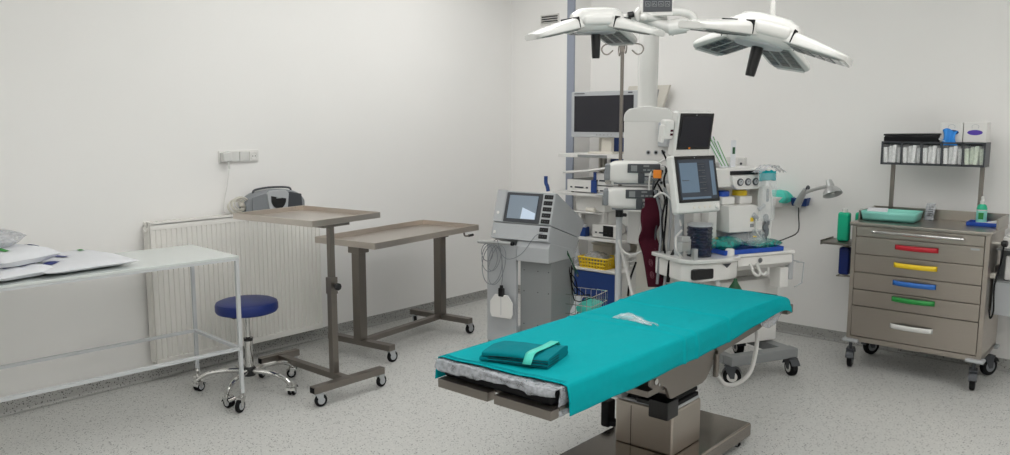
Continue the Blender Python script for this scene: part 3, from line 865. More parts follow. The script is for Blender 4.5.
t = thing('printer', 'small white printer with its paper flap open on the middle tower shelf', 'printer', (-3.68, 5.42, .6805))
obj('case', B().b2(-.16, .13, -.12, .2, .20, .33, .012).b2(-.15, .12, -.05, .2, 0, .2, .01), 'white', t)
obj('paper_flap', B().box((.0, -.17, .195), (.2, .12, .012), .004, rx=R(-12)), 'white', t)
obj('paper_roll', B().cyl((-.02, -.16, .222), (.06, -.16, .222), .018), 'cream', t)
obj('support_foot', B().b2(-.14, -.11, -.11, -.06, 0, .2, .004).b2(.08, .11, -.11, -.06, 0, .2, .004), 'white', t)
t = thing('supply_box', 'blue cardboard tray of packets at the left of the middle tower shelf', 'box', (-3.775, 5.285, .6805))
obj('tray', tray_b(.13, .055, .075, .005), 'blue', t)
obj('packets', B().box((0, 0, .06), (.11, .04, .07), .006, rx=R(8)), 'paper', t)
t = device('video_recorder', -3.64, -3.39, 5.255, 5.302, .6805, .11, 'white box with a dark panel on the right of the middle tower shelf', 'white', 'white', None, feet=False)
obj('dark_window', B().b2(-.02, .075, -.0265, -.0235, .02, .105), 'blackp', t)
b = B().b2(-.02, .02, -.005, .0, 0, .005)
def basket(name, x, y, z, lx, ly, h, m, label, rz=0):
    t = thing(name, label, 'basket', (x, y, z), rz)
    b = B(); w = .006
    b.b2(-lx / 2 * .9, lx / 2 * .9, -ly / 2 * .9, ly / 2 * .9, 0, .005)
    def wall(p0, p1, nx, rows, cols):
        for r in range(rows + 1):
            zz = h * r / rows; k = .9 + .1 * r / rows
            a, c = Vector((p0[0] * k, p0[1] * k, zz)), Vector((p1[0] * k, p1[1] * k, zz))
            b.tube([a, c], .0065, n=5, smooth=0)
        for q in range(cols + 1):
            f = q / cols
            lo = Vector((p0[0] + (p1[0] - p0[0]) * f, p0[1] + (p1[1] - p0[1]) * f, 0))
            b.tube([(lo.x * .9, lo.y * .9, 0), (lo.x, lo.y, h)], .0065, n=5, smooth=0)
    hx, hy = lx / 2, ly / 2
    for p0, p1, c in (((-hx, -hy), (hx, -hy), 9), ((hx, -hy), (hx, hy), 7), ((hx, hy), (-hx, hy), 9), ((-hx, hy), (-hx, -hy), 7)): wall(p0, p1, 0, 3, c)
    b.tube([(-hx, -hy, h), (hx, -hy, h), (hx, hy, h), (-hx, hy, h)], .008, n=6, smooth=0, closed=True)
    obj('lattice', b, m, t)
    return t
basket('plastic_basket', -3.64, 5.36, .4255, .27, .20, .085, 'yellow', 'yellow plastic basket of bags on the blue drawer cabinet')
basket('plastic_basket', -3.425, 5.47, .4255, .14, .20, .11, 'white', 'white slotted plastic basket to the right of the yellow one')
pouch('plastic_bag', (-3.66, 5.36, .45), .19, .17, .10, R(8), 'clear bag of supplies bulging from the yellow basket', 41, mats=('film', 'paperb', 'paperg'))
t = thing('storage_tub', 'cream plastic tub behind the yellow basket on the cabinet', 'tub', (-3.70, 5.56, .4255))
obj('body', B().b2(-.1, .1, -.07, .07, 0, .16, .012), 'cream', t)
obj('lid', B().b2(-.108, .108, -.078, .078, .161, .175, .006), 'cream', t)
b = B().grid(lambda u, v: Vector((-3.855 + .07 * u + .02 * math.sin(v * 6), 5.29 + .05 * math.sin(u * PI) * (1 - v * .6) + .012 * noise.noise(Vector((u * 6, v * 8, 3))), .4265 + .21 * v)), 14, 14)
b.grid(lambda u, v: Vector((-3.855 + .07 * u + .02 * math.sin(v * 6), 5.29 - .04 * math.sin(u * PI) * (1 - v * .6) + .01 * noise.noise(Vector((u * 6, v * 8, 9))), .4265 + .21 * v)), 14, 14)
tag(obj('white_bag', b, 'film'), 'upright crumpled white plastic bag left of the yellow basket', 'bag')
b = B().box((0, 0, .002), (.2, .14, .003), rz=R(14))
tag(obj('paper_sheet', b, 'paper', loc=(-3.50, 5.28, 1.0342)), 'pale sheet of paper at the front edge of the tower shelf', 'paper')

# ------------------------------------------------------------------ ceiling pendant
PX_, PY_ = -2.87, 4.70
t = thing('ceiling_pendant', 'white ceiling supply pendant column with a boxy service head behind the monitors', 'pendant', (PX_, PY_, 3.0))
obj('column', B().cyl((.045, 0, 0), (.045, 0, -1.30), .066, n=40), 'gloss', t)
obj('ceiling_flange', B().lathe([(.067, -.06), (.2, -.05), (.2, 0)], 36, (.045, 0, 0)), 'gloss', t)
PR_ = dict(loc=(.04, .035, 0), rot=(0, 0, R(31)))
hp = [(-.155, -1.34), (-.13, -1.315), (-.02, -1.297), (.11, -1.31), (.15, -1.335), (.163, -1.37), (.163, -2.08), (.14, -2.1), (-.14, -2.1), (-.163, -2.08), (-.163, -1.37)]
obj('service_head', B().prism(hp, 'y', -.10, .10, .012), 'white', t, **PR_)
obj('head_cap', B().prism([(-.166, -1.40), (-.166, -1.36), (-.158, -1.337), (-.13, -1.312), (-.02, -1.293), (.11, -1.306), (.152, -1.332), (.166, -1.365), (.166, -1.40)], 'y', -.104, .104, .01), 'gloss', t, **PR_)
for k, (x, z) in enumerate(((.0, -1.60), (.05, -1.60), (.10, -1.60), (.0, -1.68), (.05, -1.68), (.10, -1.70), (.03, -1.78), (.09, -1.80))):
    obj('gas_outlet', B().cyl((x, -.099, z), (x, -.107, z), .015).m(1).cyl((x, -.106, z), (x, -.109, z), .009), ['lgrey', 'blackp'], t, **PR_)
b = B().b2(.17, .235, -.07, .06, -1.56, -1.40, .008).b2(.23, .27, -.05, .0, -1.53, -1.42, .006)
obj('rail_module', b, 'lgrey', t)
obj('module_mark', B().b2(.185, .22, -.0725, -.07, -1.435, -1.415), 'hblue', t)
obj('black_plug', B().cyl((.14, -.02, -1.70), (.225, -.075, -1.705), .022).cyl((.225, -.075, -1.705), (.25, -.08, -1.707), .012), 'blackp', t)
obj('orange_tag', B().box((-2.45 - PX_, 4.21 - PY_, 1.291 - 3.0), (.05, .02, .05), .006, rz=R(30)), 'orange', t)
cab_w = [
    ('white', 0.006, [(-2.499, 4.405, 1.379), (-2.561, 4.369, 1.329), (-2.569, 4.325, 1.269), (-2.576, 4.33, 1.181)]),
    ('white', 0.007, [(-2.572, 4.381, 1.222), (-2.555, 4.415, 1.177), (-2.558, 4.374, 1.116), (-2.573, 4.368, 1.002), (-2.55, 4.327, 0.806), (-2.528, 4.336, 0.591)]),
    ('black', 0.006, [(-2.516, 4.372, 1.429), (-2.49, 4.405, 1.336), (-2.491, 4.362, 1.246), (-2.476, 4.379, 1.121), (-2.459, 4.325, 0.878), (-2.458, 4.311, 0.642)]),
    ('grey', 0.009, [(-2.502, 4.275, 1.189), (-2.471, 4.302, 1.035), (-2.447, 4.259, 0.825), (-2.453, 4.244, 0.615)]),
    ('lgrey', 0.009, [(-2.487, 4.357, 1.197), (-2.455, 4.393, 1.09), (-2.436, 4.345, 0.878), (-2.443, 4.313, 0.58)]),
    ('black', 0.006, [(-2.466, 4.247, 1.229), (-2.435, 4.283, 1.131), (-2.428, 4.24, 1.001), (-2.399, 4.25, 0.758)]),
    ('white', 0.006, [(-2.426, 4.136, 1.16), (-2.402, 4.187, 1.182), (-2.344, 4.204, 1.142), (-2.321, 4.238, 1.07), (-2.29, 4.224, 0.99)]),
    ('lgrey', 0.008, [(-2.618, 4.39, 1.124), (-2.606, 4.392, 0.921), (-2.563, 4.365, 0.704), (-2.541, 4.385, 0.556)]),
    ('white', 0.008, [(-2.788, 4.328, 0.846), (-2.778, 4.351, 0.779), (-2.726, 4.365, 0.75), (-2.684, 4.43, 0.766)]),
    ('white', 0.012, [(-2.795, 4.376, 0.774), (-2.775, 4.398, 0.654), (-2.708, 4.395, 0.451)]),
    ('white', 0.007, [(-2.26, 4.181, 0.973), (-2.292, 4.171, 0.924), (-2.272, 4.15, 0.857), (-2.255, 4.182, 0.807)]),
    ('black', 0.012, [(-2.294, 4.272, 0.9), (-2.339, 4.249, 0.838), (-2.346, 4.204, 0.77), (-2.354, 4.202, 0.647)]),
    ('dgrey', 0.006, [(-2.545, 4.345, 1.269), (-2.557, 4.346, 1.181), (-2.52, 4.336, 1.09), (-2.521, 4.323, 0.872)]),
    ('black', 0.007, [(-2.745, 4.471, 0.688), (-2.775, 4.45, 0.567), (-2.766, 4.414, 0.466)]),
]
for m, r, pts in cab_w: obj('supply_hose', B().tube([Vector(p) - Vector((PX_, PY_, 3.0)) for p in pts], r, n=8, smooth=6), m, t)
b = B().b2(.2005, .28, -.02, .12, -2.1, -1.78, .01)
obj('rear_block', b, 'lgrey', t)
obj('lower_box', B().b2(.03, .13, -.2, .1, -2.20, -1.98, .01), 'white', t)
obj('lower_cabinet', B().b2(.02, .2, -.06, .12, -2.65, -2.205, .008), 'cream', t)

# wall-mounted angled panel behind the pendant
t = thing('wall_panel', 'slanted cream panel mounted on the back wall behind the pendant', 'panel', (-3.45, 5.86, 1.74))
obj('panel', B().prism([(-.24, .16), (.15, .16), (.09, -.02), (-.28, -.02)], 'y', -.03, .0, .004), 'cream', t)
obj('grip', B().prism([(.03, .125), (.055, .125), (.03, .0), (.005, .0)], 'y', -.036, -.03), 'mgrey', t)
obj('wall_mount', B().b2(-.15, .05, 0, .06, .02, .12), 'white', t)

# ------------------------------------------------------------------ IV pole with two infusion pumps and a cuff
IX, IY = -2.845, 4.415
t = thing('drip_stand', 'steel drip stand with a four-hook top and white lower tube', 'drip stand', (IX, IY, 0))
obj('lower_tube', B().cyl((0, 0, .12), (0, 0, 1.02), .021, n=20), 'wmetal', t)
obj('upper_rod', B().cyl((0, 0, 1.0), (-.0, 0, 2.09), .0115, n=14), 'steeld', t)
obj('clamp_knob', B().lathe([(.026, .985), (.026, 1.03)], 16).cyl((.02, 0, 1.0), (.05, 0, 1.0), .012), 'blackp', t)
obj('hook_collar', B().lathe([(.018, 2.04), (.018, 2.10)], 16), 'steeld', t)
for k in range(4):
    a = R(32 + 90 * k + (12 if k % 2 else 0)); ca, sa = math.cos(a), math.sin(a)
    pts = [(ca * r, sa * r, z) for r, z in ((.012, 2.085), (.07, 2.095), (.115, 2.088), (.132, 2.062), (.118, 2.035), (.09, 2.03), (.06, 2.055))]
    obj('hook', B().tube(pts, .0045, n=6), 'steeld', t)
for k in range(5):
    a = R(20 + 72 * k); ca, sa = math.cos(a), math.sin(a)
    obj('foot', B().tube([(ca * .02, sa * .02, .13), (ca * .16, sa * .16, .10), (ca * .24, sa * .24, .075)], .013), 'lgrey', t)
    caster(t, ca * .24, sa * .24, .085, .03, .02, a)
def pump(z, dx, label):
    t = thing('infusion_pump', label, 'infusion pump', (IX + dx, IY + dx * .75 - .012, z), R(33))
    b = B()
    def f(u, v):
        a = v * 2 * PI
        x = -.165 + .32 * u
        e = (1 - abs(2 * u - 1) ** 8 * .25)
        y = -.12 + .085 * e * abs(math.cos(a)) ** .4 * (1 if math.cos(a) > 0 else -1)
        zz = .07 + .07 * e * abs(math.sin(a)) ** .4 * (1 if math.sin(a) > 0 else -1)
        return Vector((x, y, zz))
    b.grid(f, 18, 28); bmesh.ops.holes_fill(b.bm, edges=b.bm.edges[:], sides=60)
    obj('housing', b, 'white', t, ang=60)
    dp = obj('display_panel', B().box((.045, -.21, .098), (.2, .012, .055), .004), 'dgrey', t)
    b = B().box((-.015, -.2165, .098), (.038, .003, .036))
    obj('readout_window', b, 'mgrey', dp)
    b = B()
    for k in range(3): b.box((.05 + .026 * k, -.2165, .088), (.018, .003, .01))
    b.box((.06, -.2165, .112), (.035, .003, .01))
    obj('readout', b, 'mgrey', dp)
    obj('syringe_driver', B().b2(.01, .05, -.225, -.195, .005, .068, .005).b2(.05, .155, -.212, -.2, .02, .052, .003), 'dgrey', t)
    obj('syringe', B().cyl((.05, -.222, .034), (.15, -.222, .034), .011), 'clear', t)
    obj('end_grip', B().b2(-.195, -.16, -.19, -.05, .02, .12, .01).cyl((-.2, -.12, .045), (-.17, -.12, .045), .03), 'grey', t)
    obj('foot_rail', B().b2(-.14, .14, -.18, -.06, -.006, .006, .003), 'grey', t)
    obj('pole_clamp', B().b2(-.03, .03, -.04, .026, .03, .11, .006), 'dgrey', t)
    obj('side_lever', B().b2(.15, .175, -.2, -.13, .04, .11, .006), 'white', t)
    return t
pump(1.217, .085, 'upper white infusion pump with a dark display on the drip stand')
pump(1.056, .078, 'lower white infusion pump with a dark display on the drip stand')
# maroon cuff hanging beside the pumps
t = thing('tourniquet_cuff', 'long maroon fabric cuff hanging from the lower infusion pump', 'cuff', (-2.515, 4.32, .58))
def cf(u, v):
    z = .555 * (1 - v)
    w = .045 if v < .12 else .062 + .008 * math.sin(min(1, (v - .1) / .35) * PI) * (1 if v < .5 else .4)
    tw = .75 * math.exp(-((v - .36) / .12) ** 2)
    x = (u - .5) * 2 * w
    d = Vector((math.cos(R(38) + tw * .9), math.sin(R(38) + tw * .9), 0))
    c = Vector((-.03 + .055 * v ** 1.2 - .03 * math.exp(-((v - .45) / .12) ** 2), .0 - .03 * math.sin(v * PI), z))
    q = .02 * math.sin((u - .2) * PI) * tw
    return c + d * x + Vector((.3, -.9, 0)) * (q + .003 * noise.noise(Vector((u * 3, v * 9, 1))))
obj('cuff_body', B().grid(cf, 10, 40), 'maroon', t, solid=.012)
b = B()
for u0, v0 in ((.35, .72), (.32, .86)):
    for r in (.3, .55, .8):
        pts = [cf(u0 + .12 * r * math.cos(a), v0 + .05 * r * math.sin(a)) + Vector((.0025, -.0075, 0)) for a in [i * 2 * PI / 10 for i in range(10)]]
        b.tube(pts, .0008, n=4, smooth=2, closed=True)
for k in range(7):
    p = [cf(.72, .56 + .03 * k + d) + Vector((.0025, -.0075, 0)) for d in (0, .012)]
    b.tube(p, .0012, n=4, smooth=0)
obj('print', b, 'pinkm', t)
obj('cuff_hose', B().tube([(-.02, -.0, .555), (.0, -.03, .62), (.03, -.02, .68), (.0, .06, .72)], .006), 'black', t)

# ------------------------------------------------------------------ anaesthesia machine
AM = (-2.07, 4.50, 0); aa = math.atan2(.907, .42)
def am(s, d, z):
    c, q = math.cos(aa), math.sin(aa)
    return Vector((AM[0] + c * s - q * d, AM[1] + q * s + c * d, z))
t = thing('anaesthesia_machine', 'white anaesthesia workstation with vaporiser bay and worktop behind the operating table', 'medical machine', AM, aa)
# local: x along the front to the right, y to the back
b = B().b2(-.02, .51, -.03, .05, .112, .175, .008).b2(-.02, .05, .05, .56, .112, .17, .008).b2(.43, .51, .05, .56, .112, .17, .008)
obj('base_frame', b, 'mgrey', t)
for x, y in ((-.02, -.0), (.47, .0), (-.02, .5), (.47, .5)):
    caster(t, x, y, .12, .055, .045, R(-105 if x > 0 else -38), fork='dgrey', hub='white', twin=False, hood=True)
obj('lower_cabinet', B().b2(.0, .50, .16, .58, .185, .60, .01), 'white', t)
obj('rear_body', B().b2(-.12, .50, .26, .58, .60, 1.2, .012).b2(-.30, -.12, .22, .34, .60, .80, .01), 'white', t)
obj('work_top', B().b2(-.02, .445, -.03, .42, .79, .812, .008), 'white', t)
obj('drawer_unit', B().prism([(-.02, .79), (-.025, .735), (.03, .70), (.42, .70), (.42, .79)], 'x', .0, .43, .006), 'white', t)
obj('emblem', B().lathe([(.016, 0), (.016, .002), (.012, .002), (.012, 0)], 20, (.17, -.0262, .765), (0, -1, 0)), 'mgrey', t)
# rounded front module on the left
pts = [(-.40, .30), (-.42, .0), (-.38, -.07), (-.28, -.095), (-.10, -.10), (-.02, -.07), (.01, 0), (.01, .30)]
obj('absorber_tray', B().prism(pts, 'z', .785, .81, .006), 'gloss', t)
pts = [(-.385, .28), (-.40, .0), (-.36, -.055), (-.28, -.075), (-.10, -.08), (-.03, -.055), (-.005, 0), (-.005, .28)]
obj('breathing_module', B().prism(pts, 'z', .675, .784, .012), 'white', t)
obj('module_recess', B().b2(-.37, -.22, -.083, -.05, .69, .755, .012), 'blackp', t)
obj('pressure_knob', B().lathe([(.028, 0), (.026, .035), (.02, .04)], 20, (-.06, -.02, .811)), 'white', t)
obj('vent_slot', B().prism([(-.16, .775), (-.10, .775), (-.13, .75)], 'y', -.0845, -.078), 'dgrey', t)
b = B()
for x in (.09, .14):
    b.tube([(x, -.03, .75), (x + .005, -.045, .715), (x + .012, -.06, .69), (x + .03, -.075, .685), (x + .038, -.08, .705)], .009, n=8)
obj('hose_hook', b, 'gloss', t)
b = B().box((.44, .05, .70), (.03, .12, .16), .006).tube([(.44, -.05, .74), (.50, -.05, .73), (.50, -.04, .60), (.44, -.04, .58)], .004, smooth=0).tube([(.44, .1, .74), (.50, .1, .73), (.50, .1, .60), (.44, .1, .58)], .004, smooth=0).tube([(.50, -.05, .73), (.50, .1, .73)], .004, smooth=0)
obj('side_bracket', b, 'lgrey', t)
obj('leg_post', B().b2(.36, .43, .0, .1, .57, .70, .01), 'white', t)
# upper bay
obj('upper_housing', B().b2(-.05, .365, .16, .45, 1.2, 1.315, .012), 'white', t)
obj('instrument_slot', B().b2(.07, .30, .155, .165, 1.275, 1.30, .002), 'blackp', t)
obj('gauge_panel', B().prism([(.07, 1.27), (.31, 1.27), (.33, 1.215), (.27, 1.185), (.11, 1.185), (.08, 1.215)], 'y', .135, .17, .006), 'white', t)
for x in (.13, .19, .25):
    go = obj('gauge', B().lathe([(.023, 0), (.023, .008), (.018, .009)], 20, (x, .137, 1.232), (0, -1, 0)), 'dgrey', t)
    obj('dial', B().lathe([(.016, 0), (.016, .001)], 16, (x, .1272, 1.232), (0, -1, 0)).m(1).box((x, .1255, 1.236), (.002, .002, .012), ry=R(40)), ['lgrey', 'black'], go)
obj('side_pillar', B().b2(.325, .405, .15, .35, .80, 1.2, .01), 'white', t)
obj('side_pillar', B().b2(-.06, .01, .19, .42, .80, 1.2, .01), 'white', t)
obj('bay_back', B().b2(.005, .33, .35, .37, .80, 1.2), 'lgrey', t)
b = B().prism([(.04, .92), (.30, .92), (.31, 1.05), (.24, 1.09), (.03, 1.09)], 'y', .11, .34, .01)
obj('ventilator_block', b, 'white', t)
obj('flow_tube', B().cyl((.255, .10, 1.06), (.30, .10, 1.085), .012).cyl((.215, .105, 1.03), (.25, .105, 1.0), .016), 'lgrey', t)
obj('warning_mark', B().b2(.20, .225, .1085, .1105, .985, 1.01), 'yellow', t)
obj('model_plate', B().b2(.20, .228, .1085, .1105, .95, .972), 'mgrey', t)
for x, m in ((.075, 'bluep'), (.215, 'yellow')):
    vo = obj('vaporiser', B().b2(x - .05, x + .05, .17, .30, 1.09, 1.14, .008), 'white', t)
    obj('vaporiser_cap', B().lathe([(.046, 0), (.046, .028), (.04, .034)], 24, (x, .235, 1.14)), m, vo)
b = B()
for k in range(5):
    b.lathe([(.02, 0), (.024, .006), (.02, .012)], 14, (.35 + .015 * (k % 2), .145, 1.0 - .03 * k), (0, -1, 0))
obj('valve', b, 'grey', t)
obj('flow_gauge', B().box((.365, .147, 1.14), (.018, .012, .08), .004), 'grey', t)
# arms carrying the monitors
b = B().cyl((-.33, .12, .81), (-.33, .12, 1.55), .028, n=20).cyl((-.33, .12, 1.24), (-.33, .055, 1.24), .03).cyl((-.33, .12, 1.53), (-.33, .06, 1.53), .03)
obj('monitor_mast', b, 'lgrey', t)
b = B().box((-.40, -.02, .93), (.06, .05, .03), .004).box((-.37, -.03, .885), (.02, .02, .09), .004).box((-.42, -.05, .89), (.085, .03, .05), .006, rz=R(20)).box((-.35, -.06, .84), (.03, .03, .07), .005)
obj('hose_clamp', b, 'silver', t)
# hose loop below the table head
hp_ = [(-1.75, 3.97, .60), (-1.70, 3.965, .575), (-1.684, 3.958, .505), (-1.68, 3.945, .412), (-1.694, 3.913, .297), (-1.737, 3.866, .239), (-1.788, 3.82, .234), (-1.829, 3.80, .297), (-1.847, 3.83, .37), (-1.89, 3.98, .45), (-2.0, 4.25, .48)]
inv = (Matrix.Translation(AM) @ Matrix.Rotation(aa, 4, 'Z')).inverted()
b = B().tube([inv @ Vector(p) for p in hp_], .0115, n=10, smooth=8)
obj('breathing_hose', b, 'white', t)
b = B().tube([inv @ Vector(p) for p in ((-1.62, 4.05, .57), (-1.70, 4.08, .555), (-1.80, 4.18, .57))], .008)
obj('foot_lever', b, 'lgrey', t)
b = B()
b.lathe([(.05, 0), (.058, .012), (.05, .05), (.03, .085), (.012, .115), (.008, .13)], 16, tuple(inv @ Vector((-2.00, 4.36, .56))))
obj('breathing_bag', b, 'dgreen', t)
for k, (x, y) in enumerate(((-.43, -.06), (-.33, -.1), (-.20, -.085))):
    obj('hose_port', B().cyl((x, y, .68), (x - .01, y - .05, .60), .016).m(1).cyl((x - .01, y - .05, .60), (x - .015, y - .08, .55), .018), ['clear', 'tape'], t)

# dark ringed canister on the tray
c = am(-.235, .045, .8105)
t = thing('absorber_canister', 'dark smoked cylindrical canister with stacked rings below the lower monitor', 'canister', c)
obj('body', B().cyl((0, 0, 0), (0, 0, .18), .072, n=32), 'smoke', t)
for k in range(7): obj('ring', B().lathe([(.072, 0), (.0765, .004), (.0765, .008), (.072, .012)], 32, (0, 0, .012 + k * .0245), caps=False), 'smoke', t)
obj('lid', B().lathe([(.0755, .18), (.077, .186), (.0755, .193), (.0, .193)], 32, caps=False), 'lgrey', t)
obj('core', B().cyl((0, 0, .004), (0, 0, .176), .045), 'dgrey', t)

# monitors on the machine
def medmon(c, yaw, tilt, roll, w, h, bot, label, lit):
    t = thing('patient_monitor', label, 'monitor', c, rot=Euler((tilt, roll, yaw), 'XYZ'))
    obj('housing', B().b2(-w / 2, w / 2, -.012, .045, -h / 2, h / 2, .014, seg=3), 'gloss', t)
    z0 = -h / 2 + bot
    bz = obj('bezel', B().b2(-w / 2 + .018, w / 2 - .007, -.0155, -.0115, z0, h / 2 - .008, .0015), 'blackp', t)
    x0, x1, z1 = -w / 2 + .034, w / 2 - .022, h / 2 - .028
    z0 += .016
    sc = obj('screen', B().b2(x0, x1, -.0172, -.015, z0, z1), 'screend' if lit else 'screen', t)
    if lit:
        b = B().b2(x0 + .01, x0 + (x1 - x0) * .52, -.0182, -.0168, z0 + .04, z1 - .02)
        b.b2(x0 + .01, x1 - .05, -.0182, -.0168, z0 + .002, z0 + .014)
        b.b2(x1 - .035, x1 - .006, -.0182, -.0168, z0 + .02, z1 - .01)
        b.m(1)
        for k in range(5):
            b.box((x1 - .10, -.0178, z1 - .03 - .035 * k), (.05, .002, .005)); b.box((x1 - .09, -.0178, z1 - .044 - .035 * k), (.02, .002, .004))
        b.box((x0 + .045, -.0186, z0 + .11), (.05, .002, .004))
        obj('screen_image', b, ['screenb', 'dgrey'], sc)
        b = B()
        for k in range(4): b.cyl((-.04 + .04 * k, -.012, -h / 2 + bot * .5), (-.04 + .04 * k, -.0145, -h / 2 + bot * .5), .008, n=14)
        obj('button', b, 'cream', t)
        obj('rotary_knob', B().lathe([(.017, 0), (.015, .012)], 20, (w / 2 - .035, -.012, -h / 2 + bot * .55), (0, -1, 0)), 'white', t)
    else:
        obj('emblem', B().box((-.025, -.0165, -h / 2 + bot + .009), (.012, .002, .010)), 'orange', t)
        b = B().b2(-.11, .1, -.03, .04, -h / 2 - .012, -h / 2 + .001, .004)
        obj('foot_plate', b, 'lgrey', t)
    obj('camera_dot', B().cyl((0, -.0155, h / 2 - .018), (0, -.0166, h / 2 - .018), .004, n=10), 'mgrey', t)
    obj('rear_module', B().b2(-w * .36, w * .36, .045, .085, -h * .35, h * .38, .012), 'lgrey', t)
    return t
yw = math.atan2(.97, .24)
medmon((-2.185, 4.185, 1.248), R(70), R(-12), R(0), .33, .335, .06, 'lower patient monitor with a lit blue and grey screen', True)
mu = medmon((-2.225, 4.21, 1.53), R(66), R(9), R(0), .262, .262, .045, 'upper patient monitor with a dark blank screen', False)
b = B().b2(-.195, -.133, -.0, .06, -.03, .08, .012).b2(-.205, -.19, .005, .05, -.05, .05, .006).m(1)
for z in (.0, .022): b.box((-.15, -.0015, z), (.018, .003, .012))
obj('parameter_module', b, ['white', 'maroon'], mu)

# blue tray and wrapped packs on the worktop
c = am(.125, .10, .8125)
t = thing('shallow_tray', 'shallow blue plastic tray of wrapped supplies on the machine worktop', 'tray', c, aa)
obj('tray_body', tray_b(.45, .25, .028, .008), 'bluep', t)
for k, (s, d, sx, sy, h, rz, m, lab) in enumerate((
        (.0, .12, .24, .2, .07, 30, 'tealclear', 'teal film pack at the left of the blue tray'),
        (.15, .11, .2, .16, .075, -10, 'clear', 'clear crinkled pack in the middle of the blue tray'),
        (.27, .07, .24, .13, .05, 12, 'tealclear', 'teal film pack overhanging the right end of the blue tray'),
        (.19, .03, .15, .1, .06, 40, 'clear', 'small clear pack with white tubing at the front of the blue tray'))):
    pouch('supply_pack', am(s, d, .824 + .016 * (k % 2)), sx, sy, h, aa + R(rz), lab, 51 + 7 * k, mats=(m, 'paperb', 'yellow'), marks=((1, .55, .4, .02, .012, 0), (2, .3, .6, .02, .015, .5)))
# crinkled clear mask bag in front of the side pillar
b = B().grid(lambda u, v: am(.19 + .11 * u * (1.2 - v * .4), .08 + .03 * math.sin(u * PI) + .02 * noise.noise(Vector((u * 5, v * 6, 3))), .835 + .10 * v), 12, 14)
tag(obj('mask_bag', b, 'clear', None, solid=.001), 'clear bag with a mask leaning on the machine side pillar', 'bag')

# catheters in paper sleeves standing on the top
for k, (s, d, z, hh, lx, ly, m2) in enumerate(((.09, .24, 1.316, .22, -.16, .02, 'paperg'), (.11, .28, 1.316, .2, -.10, .03, 'paperg'), (.135, .27, 1.316, .17, -.10, .0, 'paperg'), (.165, .25, 1.316, .17, .0, .0, 'dgreen'), (.20, .3, 1.316, .11, .01, .01, 'orange'))):
    t = thing('catheter_sleeve', ('long green-striped paper sleeve leaning furthest left on the machine top', 'white paper sleeve leaning just right of the longest sleeve', 'middle leaning paper sleeve with a green stripe on the machine top', 'upright white sleeve with a dark green label on the machine top', 'short clear sleeve with an orange cap, furthest right on the machine top')[k], 'catheter', am(s, d, z), aa)
    sh = lx / hh
    b = B().prism([(-.018, 0), (.018, 0), (.018 + lx, hh), (-.018 + lx, hh)], 'y', -.004, .004, .001)
    obj('sleeve', b, 'paper', t)
    b = B()
    if m2 == 'paperg':
        for q in (-.012, .012): b.prism([(q - .003 + lx * .05, hh * .05), (q + .003 + lx * .05, hh * .05), (q + .003 + lx * .97, hh * .97), (q - .003 + lx * .97, hh * .97)], 'y', -.0052, -.0042)
    else: b.b2(-.01, .01, -.0055, -.0042, hh * (.5 if m2 == 'dgreen' else .05), hh * (.75 if m2 == 'dgreen' else .35))
    obj('stripe', b, m2, t)
t = thing('holder_cup', 'cream block holder behind the sleeves on the machine top', 'holder', am(.08, .33, 1.316), aa)
obj('cup', B().b2(-.1, .11, -.02, .04, 0, .03, .004), 'white', t)
# wall switch box behind the sleeves
t = thing('wall_outlet', 'white double wall outlet behind the paper sleeves on the back wall', 'socket', (-2.72, 5.92, 1.28))
obj('plate', B().b2(-.14, .06, -.03, 0, -.05, .05, .005), 'white', t)
obj('outlet', B().b2(.0, .055, -.034, -.028, -.04, .04, .003).m(1).cyl((.03, -.034, .0), (.03, -.036, 0), .01), ['gloss', 'dgrey'], t)
# clear bag hung at right
t = thing('hanging_bag', 'large clear plastic bag with teal contents hanging at the machine right side', 'bag', am(.29, .07, .99), aa)
b = B()
for s in (-1, 1):
    b.grid(lambda u, v: Vector(((u - .5) * (.13 + .03 * v), s * (.035 * math.sin(u * PI) * (.6 + .4 * math.sin(v * PI))) + .01 * noise.noise(Vector((u * 5, v * 7, s))), .30 * v)), 12, 14)
obj('bag', b, 'clear', t)
b = B().grid(lambda u, v: Vector(((u - .5) * .125, .02 * math.sin(u * PI) + .01 * noise.noise(Vector((u * 6, v * 5, 4))), .25 + .06 * v + .012 * noise.noise(Vector((u * 7, v * 3, 8))))), 10, 5)
obj('teal_contents', b, 'teal', t, solid=.008)
b = B().grid(lambda u, v: Vector(((u - .5) * .2 + .03, -.02 + .09 * v + .02 * noise.noise(Vector((u * 4, v * 4, 2))), .30 + .045 * math.sin(u * PI) + .01 * noise.noise(Vector((u * 7, v * 7, 5))))), 12, 8)
obj('crumpled_top', b, 'film', t)
b = B().tube([(-.06, .02, .01), (-.05, .03, -.06), (.0, .03, -.12), (.03, .02, -.15), (.04, .02, -.1)], .005).tube([(.03, .02, .25), (.06, .02, .1), (.05, .02, -.1), (.02, .0, -.2)], .006)
obj('drain_tube', b, 'white', t)

